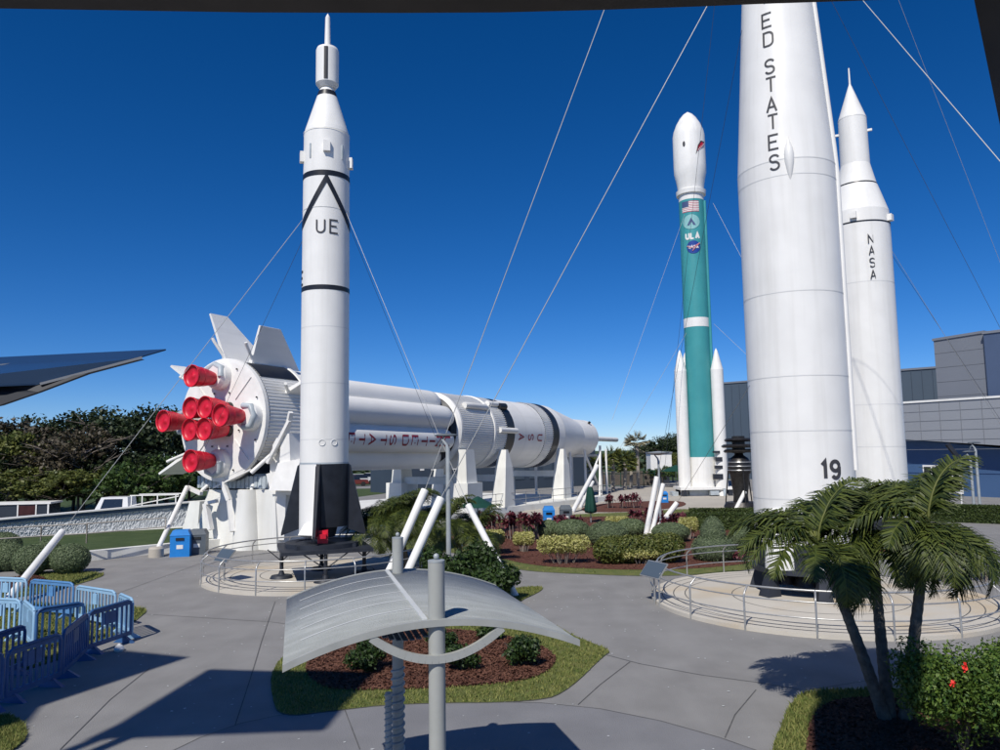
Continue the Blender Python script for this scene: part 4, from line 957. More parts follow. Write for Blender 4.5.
# added unseen slabs, outlined to cast shadows on the plaza
k=Vector((math.sin(R(SAZ)),math.cos(R(SAZ)),0))/math.tan(R(SEL))
def shadowcast(pxs,z,lab,postat):
    t=thing('shadow_slab',lab,'shadow caster',(0,0,0))
    pts=[G(*p)-k*z for p in pxs]; MB().prism([(p.x,p.y) for p in pts],z-.12,z+.0).build('overhead_slab','roof_dark',t)
    for pa_ in postat:
        c=G(*pa_)-k*z; MB().tube([(c.x,c.y,0),(c.x,c.y,z-.12)],.12,12).build('post','pole_grey',t)
shadowcast([(210,669),(378,674),(348,704),(327,729),(90,738),(123,722)],14.0,'added flat slab on posts, out of view at left, shaped to cast a shadow',[(125,728),(240,690)])
shadowcast([(190,657),(120,650),(60,655),(-80,668),(-120,720),(-60,748),(28,724),(42,706),(60,700)],14.0,'added pointed slab, out of view at left, shaped to cast a shadow',[(40,700),(-40,710)])
shadowcast([(816,850),(810,715),(822,695),(870,691),(915,695),(922,720),(905,850)],14.0,'added small slab on a post, out of view overhead, casting shade under the palm',[(870,835)])
# dark blue wing-like awning at left
d_=4.0
t=thing('pointed_awning','dark blue pointed wing-like awning entering from the left edge','awning',(0,0,0))
tipp=D(166,350.5,d_); a1_=D(-160,366,4.752); a2_=D(-160,438,3.528); a3_=D(45,392,3.528)
a3_=D(40,395,3.636); tipl=D(142,357.5,3.888)
upv=[a1_,D(0,361,4.464),tipp,tipl,D(85,371,3.744),D(36,385,3.636),D(0,386.5,3.528),D(-160,392,3.240)]
mb=MB(); n=len(upv); mb.add(upv+[p+Vector((0,0,.008)) for p in upv],[tuple(range(n)),tuple(range(2*n-1,n-1,-1))]+[(i,(i+1)%n,n+(i+1)%n,n+i) for i in range(n)]); mb.build('underside_skin','panel_blue',t)
low=[D(-160,440,3.240),D(0,405,3.514),D(38,392,3.622),D(87,373.5,3.730),D(142,359,3.874),D(85,371,3.816),D(36,385,3.708),D(0,386,3.600),D(-160,392,3.312)]
n=len(low); mb=MB(); mb.add(low+[p+Vector((0,.03,0)) for p in low],[tuple(range(n)),tuple(range(2*n-1,n-1,-1))]+[(i,(i+1)%n,n+(i+1)%n,n+i) for i in range(n)]); mb.build('edge_fascia','shade_black',t)
MB().bar(D(-100,378,3.924),D(45,360.2,4.248),.015,.015).build('skin_seam','clad_grey',t); MB().bar(D(40,384,3.636),tipl,.012,.012).build('skin_seam','clad_grey',t)
# ---------------------------------------------------------------- barriers
def barrier(p0,p1,m,lab,h=1.0):
    a=G(*p0);b=G(*p1); L=(b-a).length; rz=math.atan2(b.y-a.y,b.x-a.x)
    t=thing('crowd_barrier',lab,'crowd barrier',a,rz,'blue plastic crowd barriers')
    L-=.03; r=.025; bt=.16; tp=h; c=.14
    fr=[(0.03,0,bt),(0.03,0,tp-c),(.03+c*.3,0,tp-c*.3),(.03+c,0,tp),(L-c,0,tp),(L-c*.3,0,tp-c*.3),(L,0,tp-c),(L,0,bt)]
    mb=MB(); mb.tube(fr,.035,8)
    mb.box(.03,-.03,bt-.02,L,.03,bt+.08); mb.box(.03,-.022,tp-.10,L,.022,tp-.03); mb.build('frame',m,t)
    mb=MB(); n=max(3,int(L/.15))
    for i in range(1,n):
        x=L*i/n; 
        if abs(i-n/2)<.6 and L>1.2: mb.box(x-.1,-.022,tp-.42,x+.1,.022,tp-.14)
        mb.box(x-.024,-.016,bt+.06,x+.024,.016,tp-.06)
    mb.build('slats',m,t)
    for x in (L*.15,L*.85):
        mb=MB(); mb.hexa([(x-.05,-.28,0),(x+.05,-.28,0),(x+.05,.28,0),(x-.05,.28,0)],[(x-.03,-.05,bt),(x+.03,-.05,bt),(x+.03,.05,bt),(x-.03,.05,bt)]); mb.build('foot',m,t)
for p0,p1,m,lb in (((86,656),(131,640),'barrier_shaded','blue barrier coloured dark as backlit, nearest the path, right tip of the pen'),
  ((61,682),(86,657),'barrier_shaded','dark blue barrier turning the corner left of the backlit one'),
  ((4,706),(60,683),'barrier_shaded','front blue barrier with the building shade put into its dark colour'),
  ((-58,728),(2,707),'barrier_shaded','dark blue barrier cut by the left edge in the foreground'),
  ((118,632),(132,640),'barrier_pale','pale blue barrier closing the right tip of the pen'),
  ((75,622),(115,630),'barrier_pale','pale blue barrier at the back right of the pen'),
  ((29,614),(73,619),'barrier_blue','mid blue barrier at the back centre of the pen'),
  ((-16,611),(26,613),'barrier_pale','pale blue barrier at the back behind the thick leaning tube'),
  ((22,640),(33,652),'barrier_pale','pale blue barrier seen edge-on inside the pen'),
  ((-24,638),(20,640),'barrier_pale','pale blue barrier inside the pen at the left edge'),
  ((-20,690),(24,672),'barrier_shaded','low dark blue barrier inside the pen at the left edge'),
  ((34,652),(84,643),'barrier_shaded','dark blue barrier crossing the middle of the pen')):
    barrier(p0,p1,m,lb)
o=MB().lathe([(.10,.0),(.12,.05),(.08,.12),(.02,.17)],12,Matrix.Translation(G(119,651))).build('plastic_bag','white_plain'); tag(o,'small crumpled white bag at the foot of the backlit barrier','bag')
# ---------------------------------------------------------------- vegetation
def foliage(name,blobs,n,size,m,parent=None,clump=0,shell=.75,jit=.7,asp=.55,flat=None):
    Ps=[];Ns=[]; vol=np.array([b[3]*b[4]*b[5] for b in blobs])**.66; vol/=vol.sum()
    for b,f_ in zip(blobs,vol):
        k=max(8,int(n*f_)); c=np.array(b[:3]); r=np.array(b[3:6])
        if clump:
            nc=max(6,int(clump*f_)); d=rng.normal(0,1,(nc,3)); d/=np.linalg.norm(d,axis=1)[:,None]; d[:,2]=np.where(d[:,2]<-.35,-d[:,2],d[:,2])
            cc=c+d*r*rng.uniform(.55,1.05,(nc,1)); idx=rng.integers(0,nc,k); cs=rng.uniform(.16,.34,nc)[idx][:,None]*r.mean()
            dd=rng.normal(0,1,(k,3)); dd/=np.linalg.norm(dd,axis=1)[:,None]
            p=cc[idx]+dd*cs*rng.uniform(.3,1,(k,1))*np.array([1,1,.75]); nn=dd
        else:
            dd=rng.normal(0,1,(k,3)); dd/=np.linalg.norm(dd,axis=1)[:,None]
            p=c+dd*r*rng.uniform(shell,1.03,(k,1)); nn=dd/r; nn/=np.linalg.norm(nn,axis=1)[:,None]
        Ps.append(p);Ns.append(nn)
    Pc=np.concatenate(Ps);N=np.concatenate(Ns)
    ok=Pc[:,2]>.02; Pc=Pc[ok];N=N[ok]
    V=leafquads(Pc,N,rng.uniform(.6,1.3,len(Pc))*size,jit,asp)
    return np_mesh(name,V,4,m,parent)
def branchy(name,parent,h,spread,m='bark',n=7,r=.16,seed=0,base=.35):
    rs=random.Random(seed); mb=MB(); mb.tube([(0,0,0),(rs.uniform(-.1,.1)*h*.3,0,h*.35),(rs.uniform(-.1,.1)*h,rs.uniform(-.1,.1)*h,h*.75)],[r,r*.7,r*.3],8)
    for i in range(n):
        a=rs.uniform(0,2*PI); z=h*rs.uniform(base,.7); l=spread*rs.uniform(.6,1)
        p1=Vector((math.cos(a)*l*.5,math.sin(a)*l*.5,z+l*.3)); p2=Vector((math.cos(a)*l,math.sin(a)*l,min(h*.92,z+l*rs.uniform(.3,.7))))
        mb.tube([(0,0,z),p1,p2],[r*.5,r*.3,r*.12],6)
        for _ in range(3):
            b_=a+rs.uniform(-1,1); mb.tube([p1.lerp(p2,rs.random()),p2+Vector((math.cos(b_),math.sin(b_),rs.uniform(-.2,.5)))*l*.3],[r*.2,r*.06],5)
    return mb.build(name,m,parent)
def make_tree(loc,h,w_,m,lab,seed,n=5200,ls=.2,grp='trees behind the stone wall',bare=False):
    t=thing('tree',lab,'tree',loc,seed*1.3,grp); rs=np.random.default_rng(seed)
    bl=[(0,0,h*.62,w_*.55,w_*.55,h*.34)]
    for i in range(6):
        a=rs.uniform(0,2*PI); r=w_*rs.uniform(.25,.5); bl.append((math.cos(a)*r,math.sin(a)*r,h*rs.uniform(.3,.78),w_*rs.uniform(.25,.4),w_*rs.uniform(.25,.4),h*rs.uniform(.14,.24)))
    foliage('crown',bl,n,ls,m,t,clump=110,asp=.6)
    branchy('trunk',t,h*.95,w_*.55,'twig_grey' if bare else 'bark',n=12 if bare else 7,r=.14 if bare else .2,seed=seed,base=.2)
    return t
tk={}
tk['d']=make_tree((-34,62,0),9.2,7.5,'leaf_dark','dark evergreen tree at the far left behind the white stone wall',3)
tk['o']=make_tree((-46,70,0),8.6,7,'leaf_olive','olive-green tree behind the dark van at left',4)
tk['b']=make_tree((-40,66,0),9.0,7.5,'leaf_brown','brownish thin tree with bare grey branches left of centre of the wood',5,n=3600,bare=True)
tk['m']=make_tree((-31,58,0),5.6,6.5,'leaf_mid','bright green bushy tree right of the guy tube behind the white wall',6)
def tp(x,d,topy):   # place: column px, distance, crown top y
    p=D(x,456,d); return Vector((p.x,p.y,0)),D(x,topy,d).z
tree_spots=[('o',2,60,430,'olive tree at the left edge behind the dark van'),('b',28,64,418,'brownish bare-twigged tree second from the left edge'),('d',52,68,414,'dark tree with brown neighbour behind the van roof'),
 ('b',80,60,424,'low brown scrubby tree above the white wall middle'),('d',100,70,407,'tall dark tree highest in the middle of the wood'),('d',128,66,406,'dark round tree left of the red engine nozzles'),
 ('d',156,72,405,'dark tall tree with crown behind the left fin'),('m',135,57,462,'low bright green bush-tree in front of the wood near the truck'),('m',112,60,470,'low bright green bush-tree left of the truck roof'),
 ('o',60,56,470,'low olive bush-tree right of the van'),('o',8,56,466,'low olive bush-tree over the dark van'),('d',180,75,420,'dark tree showing behind the lower-left nozzle'),('m',168,62,455,'green tree low behind the left fins'),
 ('m',40,58,472,'low green thicket left of the thick guy tube wire'),('o',85,58,468,'low olive thicket over the middle of the white wall'),('d',20,60,455,'dark thicket filling behind the van'),('d',110,63,450,'dark thicket behind the white truck'),('d',75,64,440,'dark thicket in the middle of the wood'),('m',190,66,460,'green thicket behind the lower left nozzle'),('d',150,62,450,'dark thicket left of the nozzles'),
 ('d',-25,64,420,'dark tree cut by the left frame edge'),('b',60,60,440,'brown twiggy scrub in front of the dark trees'),
 ('d',215,84,470,'low dark tree far behind the rocket tail'),('d',375,125,462,'small far dark tree seen under the lying rocket, left'),('o',345,120,464,'small far olive tree seen under the lying rocket beside the black tail')]
base_h={'d':9.2,'o':8.6,'b':9.0,'m':5.6}
first=dict(d=1,o=1,b=1,m=1)
for i,(kd,x,d,ty,lb) in enumerate(tree_spots):
    p,h=tp(x,d,ty); s=h/base_h[kd]; wsc=max(.75,min(1.1,s*1.05))
    if first[kd]: o=tk[kd]; first[kd]=0; o.location=p; o['label']=lb; o.rotation_euler.z=i; o.scale=(wsc,wsc,s)
    else: dup(tk[kd],p,i*1.7,lb,None,(wsc,wsc,s))
# right far trees
rt=[('d',680,120,432,'dark tree right behind the teal rocket at left'),('d',662,125,436,'dark rounded tree left of the teal rocket'),('d',645,130,441,'dark far tree in the gap left of the teal rocket'),('o',672,105,452,'olive tree low at the foot of the dark trees by the teal rocket'),
    ('d',612,120,453,'far dark tree behind the capsule truss'),('o',585,125,458,'far olive tree seen under the rocket nose'),('d',628,135,456,'far dark tree right of the capsule'),('m',662,95,466,'green tree low left of the teal rocket boosters'),
    ('o',700,115,468,'far olive tree hidden behind the teal rocket base')]
for i,(kd,x,d,ty,lb) in enumerate(rt):
    p,h=tp(x,d,ty); s=h/base_h[kd]; dup(tk[kd],p,i*2.1+1,lb,'trees beyond the plaza',(s*1.1,s*1.1,s))
# --- palms
def frond_mesh(mb_list,base,az,el,L,droop,nl=34,ll=.5,seed=0,wl=.030):
    rs=np.random.default_rng(seed); n=14; pts=[]; p=np.array(base,float); e=el
    for i in range(n+1):
        pts.append(p.copy()); 
        d=np.array([math.cos(az)*math.cos(e),math.sin(az)*math.cos(e),math.sin(e)]); p=p+d*L/n; e-=droop/n*(0.5+1.0*i/n)
    pts=np.array(pts); quads=[]
    side=np.array([-math.sin(az),math.cos(az),0])
    for s in (-1,1):
        for i in range(nl):
            t=.12+.88*(i+.5*(s>0))/nl; x=t*n; j=min(int(x),n-1); fr=x-j; q=pts[j]*(1-fr)+pts[j+1]*fr; tg=pts[j+1]-pts[j]; tg/=np.linalg.norm(tg)
            upn=np.cross(side,tg); 
            if upn[2]<0: upn=-upn
            l=ll*(math.sin(PI*min(1,(t*.9+.12)))**.6)*rs.uniform(.85,1.1)
            sw=.45+.5*t; d=side*s*rs.uniform(.85,1.05)+tg*sw*rs.uniform(.9,1.15)+upn*rs.uniform(-.1,.45); d/=np.linalg.norm(d)
            wv=tg*wl*(1 if t<.9 else .7)
            q1=q+d*l*.5; d2=d+np.array([0,0,-.45-.5*rs.random()]); d2/=np.linalg.norm(d2); q2=q1+d2*l*.5
            quads.append([q-wv,q+wv,q1+wv*.9,q1-wv*.9]); quads.append([q1-wv*.9,q1+wv*.9,q2+wv*.12,q2-wv*.12])
    mb_list.append((pts,np.array(quads)))
def palm_crown(name,c,fr,parent,L=1.7,ll=.5,nl=34,m='frond',wl=.03,seed=1,stem='leaf_olive'):
    lst=[]
    for i,(az,el,dr,Lk) in enumerate(fr): frond_mesh(lst,c,az,el,L*Lk,dr,nl,ll,seed*50+i,wl)
    V=np.concatenate([q for _,q in lst]); V=V
    o=np_mesh(name,V,4,m,parent)
    mb=MB()
    for p,_ in lst: mb.tube([Vector(x) for x in p],list(np.linspace(.028,.006,len(p))),5)
    mb.build('frond_ribs',stem,o); return o
def rfr(n,seed,elr=(.15,1.3),dr=(1.6,2.6),spiral=True):
    rs=random.Random(seed); return [(2.399*i+rs.uniform(-.2,.2),elr[0]+(elr[1]-elr[0])*((i*.618)%1),rs.uniform(*dr),rs.uniform(.85,1.1)) for i in range(n)]
pb=G(893,722)
t=thing('palm_tree','three-trunked palm with drooping feather fronds in the foreground at right','palm tree',pb)
tr=[((-.12,0),(818,543),13.2,21),((0,.1),(872,531),13.6,22),((.2,0),(928,524),12.9,23)]
for i,((ox,oy),(cx_,cy_),dd,sd_) in enumerate(tr):
    c=D(cx_,cy_,dd)-pb; b=Vector((ox,oy,0)); mid=b.lerp(c,.5)+Vector((.10 if i==0 else -.04,0,-.1))
    pts=[]; 
    for k_ in range(37):
        u=k_/36; pts.append(b*(1-u)**2+mid*2*u*(1-u)+c*u*u)
    MB().tube(pts,[.105-.04*k_/36+(.008 if k_%2 else 0) for k_ in range(37)],12).build('trunk','palm_bark',t)
    fr=rfr(23,sd_,(-.35,1.45),(1.6,2.9))
    palm_crown('crown',tuple(c),fr,t,L=1.62,ll=.56,nl=58,wl=.0185,seed=sd_)
# left-middle palms
def med_palm(basepx,crowns,lab,L=2.3,nf=14,d_=None,m='frond',ll=.6,grp='feather palms among the anchor tubes'):
    b=G(*basepx); t=thing('palm_tree',lab,'palm tree',b,0,grp)
    for i,(cx_,cy_) in enumerate(crowns):
        c=D(cx_,cy_,b.y+.2*i)-b
        MB().tube([Vector((.15*i,0,0)),Vector((.15*i,0,0)).lerp(c,.5)+Vector((.1,0,0)),c],[.12,.1,.07],10).build('trunk','palm_bark',t)
        palm_crown('crown',tuple(c),rfr(nf+7,31+i+int(cx_),(-.1,1.4),(1.6,2.9)),t,L=L,ll=ll,nl=44,wl=.015,seed=31+i+int(cx_),m=m)
med_palm((405,572),[(378,530),(392,518)],'two-trunked feather palm at the left of the tube pair beside the black-tailed rocket',L=1.75,nf=17)
med_palm((430,570),[(412,512),(424,528)],'two-trunked feather palm directly behind the tube pair',L=1.8,nf=17)
med_palm((462,566),[(450,520),(476,532)],'two-trunked feather palm right of the lamp post behind the tubes',L=1.7,nf=16)
# fan palms far
def fan_palm(x,d,ty,lab,m='leaf_olive',R_=1.5,trunkpale=True,grp='far cabbage palms'):
    p=D(x,456,d); p.z=0; zt_=D(x,ty,d).z; t=thing('palm_tree',lab,'palm tree',p,0,grp)
    MB().tube([(0,0,0),(.1,0,zt_*.5),(0,0,zt_-R_)],[.22,.2,.18],8).build('trunk','palm_bark_pale',t)
    Q=[];
    for i in range(34):
        dd=rng.normal(0,1,3); dd[2]=abs(dd[2])*.8-.25; dd/=np.linalg.norm(dd); c=np.array([0,0,zt_-R_])+dd*R_*.62
        u=np.cross(dd,[0,0,1.]);u/=np.linalg.norm(u);v_=dd
        for k_ in range(11):
            a=(k_-5)/5*1.35; q2=c+(v_*math.cos(a)+u*math.sin(a))*R_*.5+np.array([0,0,-.12*R_*abs(a)]); w2=np.cross(q2-c,dd+.2);w2=w2/(np.linalg.norm(w2)+1e-9)*R_*.045
            Q.append([c-w2,c+w2,q2+w2*.3,q2-w2*.3])
    np_mesh('crown',np.array(Q),4,m,t)
fan_palm(637,88,431,'pale dusty fan palm standing alone left of the teal rocket','frond_pale',1.45)
for x,d,ty,lb in ((600,82,452,'green fan palm just right of the capsule'),(612,84,446,'green fan palm second right of the capsule'),(624,86,449,'green fan palm right end of the group by the capsule'),(630,90,456,'short green fan palm under the pale one')): fan_palm(x,d,ty,lb,'leaf_olive',1.5)
fan_palm(398,105,462,'small fan palm in front of the white wall under the rocket','leaf_olive',1.3)
# --- shrubs
def shrub(x,yb,wpx,hpx,kind,lab,depth=1.0):
    p=G(x,yb); sc_=cdepth(p)/750; wd=wpx*sc_/2; h=hpx*sc_
    nm={'mound':'clipped_mound','yellow':'variegated_bush','olive':'spreading_shrub','cone':'clipped_mound','ball':'clipped_ball'}[kind]
    m={'mound':'leaf_greyg','yellow':'leaf_yellow','olive':'leaf_olive','cone':'leaf_greyg','ball':'leaf_greyg'}[kind]
    t=thing(nm,lab,'bush',p+Vector((0,wd*.5,0)),0,{'mound':'clipped grey-green mounds','yellow':'yellow variegated bushes','olive':'spreading shrubs','cone':'clipped grey-green mounds','ball':'clipped balls'}[kind])
    if kind in('mound','cone','ball'):
        bl=[(0,0,h*.5,wd,wd*.9,h*.52)] if kind!='cone' else [(0,0,h*.28,wd,wd*.9,h*.38),(0,0,h*.55,wd*.6,wd*.6,h*.5)]
        foliage('leaves',bl,9000,.028 if sc_<.05 else .04,m,t,shell=.95,jit=.5)
        mb=MB()
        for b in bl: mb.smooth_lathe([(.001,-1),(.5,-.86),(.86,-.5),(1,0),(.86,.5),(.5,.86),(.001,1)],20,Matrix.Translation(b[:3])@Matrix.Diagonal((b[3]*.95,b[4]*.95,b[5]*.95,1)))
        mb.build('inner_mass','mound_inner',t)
    elif kind=='yellow':
        foliage('leaves',[(s_*wd,0,h*.68,wd*.36,wd*.45,h*.34) for s_ in (-.66,-.3,.05,.38,.68)],5200,.045,m,t,shell=.6,jit=.8)
        mb=MB(); 
        for i in range(16): a=rng.uniform(0,2*PI); r=rng.uniform(.2,.8)*wd; mb.tube([(math.cos(a)*r*.5,math.sin(a)*r*.3,0),(math.cos(a)*r,math.sin(a)*r*.5,h*.6)],.015,5)
        mb.build('stems','twig_grey',t)
    else:
        foliage('leaves',[(s_*wd,0,h*(.5+.05*s_),wd*.42,wd*.32,h*.5) for s_ in (-.6,-.2,.2,.6)],9000,.055,m,t,shell=.85,jit=.7)
        mb=MB()
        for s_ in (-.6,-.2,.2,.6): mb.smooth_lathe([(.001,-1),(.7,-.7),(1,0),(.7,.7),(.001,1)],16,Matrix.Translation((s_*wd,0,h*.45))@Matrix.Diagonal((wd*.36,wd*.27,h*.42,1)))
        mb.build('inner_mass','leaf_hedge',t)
for a in ((534,536,22,18,'mound','grey-green mound just right of the long red-leaved row'),(549,539,22,18,'mound','grey-green mound second from the red-leaved row, in front of the blue bin'),
  (573,541,36,20,'mound','wide grey-green mound behind the largest yellow bush'),(609,549,42,26,'mound','grey-green mound between the largest yellow bush and the twin tubes'),
  (632,538,32,18,'mound','grey-green mound behind, just left of the twin tubes'),(644,567,94,30,'olive','broad low olive-green shrub at the foot of the twin tubes'),
  (565,566,54,29,'yellow','largest yellow bush, lowest in the bed before the mounds'),(524,553,22,20,'yellow','small yellow bush between the red row and the largest yellow bush'),
  (492,553,26,22,'yellow','yellow bush under the left-leaning tube'),(618,529,24,12,'yellow','flat yellow bush behind the mounds near the closed umbrella'),
  (642,566,38,16,'yellow','yellow bush sprouting before the olive shrub'),(673,543,38,19,'mound','grey-green mound right of the twin tubes'),(717,562,44,42,'cone','tall pointed grey-green mound behind the wide round railing'),
  (690,540,20,22,'yellow','yellow bush with red tips before the dark hedges'),(745,552,28,24,'mound','grey-green mound partly behind the foreground palm'),
  (64,575,38,29,'ball','rightmost clipped ball behind the barrier pen'),(25,577,34,30,'ball','clipped ball second from the right behind the pen'),(4,572,30,28,'ball','clipped ball at the left frame edge'),(42,570,30,28,'ball','clipped ball behind the thick leaning tube'),(-22,574,34,30,'ball','clipped ball beyond the left frame edge'),(-6,560,38,26,'ball','dark ball shrub against the railing at the left edge')):
    shrub(*a)
def cordyline(x,yb,wpx,hpx,lab,n=None,grp='red-leaved ti plants'):
    p=G(x,yb); s=cdepth(p)/750; wd=wpx*s/2; h=hpx*s; t=thing('red_plant',lab,'red-leaved plant',p,0,grp); n=n or max(4,int(wd*2*5)); Q=[]; mb=MB()
    for i in range(n*2):
        bx,by=rng.uniform(-wd,wd),rng.uniform(-.6,.6); hh=h*rng.uniform(.65,1.0); mb.tube([(bx,by,0),(bx+rng.uniform(-.1,.1),by,hh*.75)],.02,5)
        for k_ in range(26):
            a=rng.uniform(0,2*PI); e=rng.uniform(-.3,1.3); d=np.array([math.cos(a)*math.cos(e),math.sin(a)*math.cos(e),math.sin(e)]); l=rng.uniform(.25,.45)*min(1,h)
            b0=np.array([bx,by,hh*rng.uniform(.55,.85)]); u=np.cross(d,[0,0,1.]); u/=np.linalg.norm(u)+1e-9; w2=u*.06
            Q.append([b0-w2*.4,b0+w2*.4,b0+d*l*.6+w2,b0+d*l*.6-w2]); e2=b0+d*l*.6; Q.append([e2-w2,e2+w2,b0+d*l+np.array([0,0,-.08])+w2*.1,b0+d*l+np.array([0,0,-.08])-w2*.1])
    np_mesh('leaves',np.array(Q),4,'leaf_red',t); mb.build('stems','twig_grey',t)
for a in ((510,540,62,32,'long red-leaved row at the left end of the flower bed'),(568,529,26,15,'small red-leaved plants before the grey bin'),(645,522,34,14,'red-leaved plants behind the twin tubes, left'),
          (668,531,26,18,'red-leaved plants between the twin tubes and the stubby tube'),(630,508,20,15,'red-leaved plants on the far mulch strip, right'),(607,508,12,14,'red-leaved plants on the far mulch strip, left'),
          (686,522,12,10,'red tips behind the yellow bush near the hedges'),(962,580,60,38,'red-leaved plants seen through the palm at right'),(748,560,40,12,'low red-leaved plants behind the wide railing')): cordyline(*a)
def hedge(pa,pb_,hpx,lab):
    a=G(*pa);b=G(*pb_); s=cdepth(a)/750; h=hpx*s; L=(b-a).length; rz=math.atan2(b.y-a.y,b.x-a.x); t=thing('box_hedge',lab,'hedge',a,rz,'clipped dark hedges')
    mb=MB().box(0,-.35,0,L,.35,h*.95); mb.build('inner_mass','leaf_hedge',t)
    n=9000; Q=rng.uniform([-.05,-.42,0],[L+.05,.42,h],(n,3)); fc=rng.integers(0,3,n); Q[fc==0,1]=-.38+rng.normal(0,.02,(fc==0).sum()); Q[fc==1,2]=h+rng.normal(0,.025,(fc==1).sum()); Q[fc==2,1]=.38
    V=leafquads(Q,rng.normal(0,1,(n,3)),.06*np.ones(n),.5,.6); np_mesh('leaves',V,4,'leaf_hedge',t)
hedge((688,530),(900,530),16,'front dark clipped hedge left of the fat rocket')
hedge((690,519),(880,519),10,'rear dark clipped hedge before the teal rocket')
hedge((906,520),(1010,524),16,'dark hedge at the foot of the blue wall at right')
# near shrubs of the central island
def leafbush(pxy,wd,h,m,lab,n=2600,ls=.05,grp=None,nm='leafy_shrub',blobs=6,seed=0):
    p=G(*pxy); t=thing(nm,lab,'shrub',p,0,grp); rs=np.random.default_rng(seed+5)
    bl=[(0,0,h*.55,wd*.6,wd*.6,h*.42)]+[(wd*.55*math.cos(a),wd*.55*math.sin(a),h*rs.uniform(.4,.75),wd*.42,wd*.42,h*.28) for a in rs.uniform(0,2*PI,blobs)]
    foliage('leaves',bl,n,ls,m,t,shell=.35,jit=.9,asp=.5); mb=MB()
    for i in range(12):
        a=rs.uniform(0,2*PI); r=wd*rs.uniform(.3,.8); mb.tube([(0,0,0),(math.cos(a)*r*.4,math.sin(a)*r*.4,h*.4),(math.cos(a)*r,math.sin(a)*r,h*rs.uniform(.5,.85))],[.02,.015,.006],5)
    mb.build('stems','bark',t); return t
for i,(p,w_,h,lb) in enumerate((((366,672),.48,.62,'round green shrub in the mulch under the left side of the canopy'),((462,672),.42,.6,'green shrub in the mulch right behind the canopy front post'),
   ((522,666),.5,.68,'green shrub in the mulch under the right tip of the canopy'),((440,650),.45,.5,'green shrub seen between the canopy sheet and its hanging arc'),((490,640),.4,.5,'small green shrub in the mulch behind the right half of the canopy'))):
    leafbush(p,w_,h,'leaf_gloss',lb,2400,.045,'shrubs in the mulch under the canopy',seed=i)
for i,(p,w_,h,lb) in enumerate((((470,598),1.0,1.7,'big dark glossy shrub right of the lamp post base'),((498,602),.8,1.25,'dark glossy shrub at the right end beside the left-leaning tube'),((436,594),.9,1.5,'dark shrub between the tube pair and lamp post'))):
    leafbush(p,w_,h,'leaf_gloss',lb,5200,.07,'dark shrubs behind the canopy',seed=20+i)
leafbush((966,762),1.0,1.75,'leaf_bright','large bright green hibiscus bush in the bottom right corner',17000,.034,None,'hibiscus_bush',9,40)
hb=leafbush((1035,750),1.0,1.8,'leaf_bright','bright green hibiscus bush running out of the right edge',16000,.034,None,'hibiscus_bush',9,41)
par=[o for o in bpy.data.objects if o.name=='hibiscus_bush'][0]
for (x,y) in ((965,669),(952,684)):
    q_=D(x,y,10.85); c=q_-par.location; V=leafquads(np.tile(np.array(c),(14,1))+rng.normal(0,.022,(14,3)),rng.normal(0,1,(14,3)),.035*np.ones(14),.5,.8); np_mesh('flower',V,4,'flower',par)
# ---------------------------------------------------------------- umbrellas, engine display, vehicles, buildings
def closed_umb(p,ztop,lab):
    t=thing('closed_umbrella',lab,'umbrella',p); MB().tube([(0,0,0),(0,0,ztop)],.03,8).build('pole','galv',t)
    mb=MB(); k_=24; prof=[(.12,ztop*.98),(.2,ztop*.85),(.28,ztop*.55),(.34,ztop*.35),(.3,ztop*.28),(.1,ztop*.26)]; vs=[]
    for r,z in prof:
        for i in range(k_): a=2*PI*i/k_; rr=r*(1+.18*math.cos(a*6)); vs.append((rr*math.cos(a),rr*math.sin(a),z))
    mb.add(vs,[(j*k_+i,j*k_+(i+1)%k_,(j+1)*k_+(i+1)%k_,(j+1)*k_+i) for j in range(len(prof)-1) for i in range(k_)],True); mb.build('canopy','umbrella_green',t)
closed_umb(G(591,523),2.3,'closed dark green umbrella standing on the plaza right of the grey bin')
p=D(478,530,33.); p.z=0; t=thing('open_umbrella','open dark green umbrella over tables behind the left-leaning tube','umbrella',p); MB().tube([(0,0,0),(0,0,2.6)],.03,8).build('pole','galv',t)
MB().lathe([(.85,2.2),(.05,2.65)],8,cap0=False).build('canopy','umbrella_green',t)
p=D(676,480,90);p.z=0; t=thing('open_umbrella','small far open green umbrella left of the teal rocket base','umbrella',p); MB().tube([(0,0,0),(0,0,2.2)],.04,8).build('pole','galv',t); MB().lathe([(1.8,1.9),(.05,2.6)],8,cap0=False).build('canopy','umbrella_green',t)
for i,(x,y) in enumerate(((478,538),(470,545))):
    p=G(x,y); t=thing('picnic_table','grey picnic table %s the open green umbrella'%('under' if i==0 else 'just in front of'),'table',p,0.3)
    MB().box(-.8,-.4,.7,.8,.4,.76).build('table_top','clad_dark',t)
    for s_ in (-1,1): MB().box(-.8,s_*.75-.15,.42,.8,s_*.75+.15,.47).build('bench_seat','clad_dark',t)
    for s_ in (-.6,.6): MB().box(s_-.05,-.7,0,s_+.05,.7,.42).build('leg','clad_dark',t); 
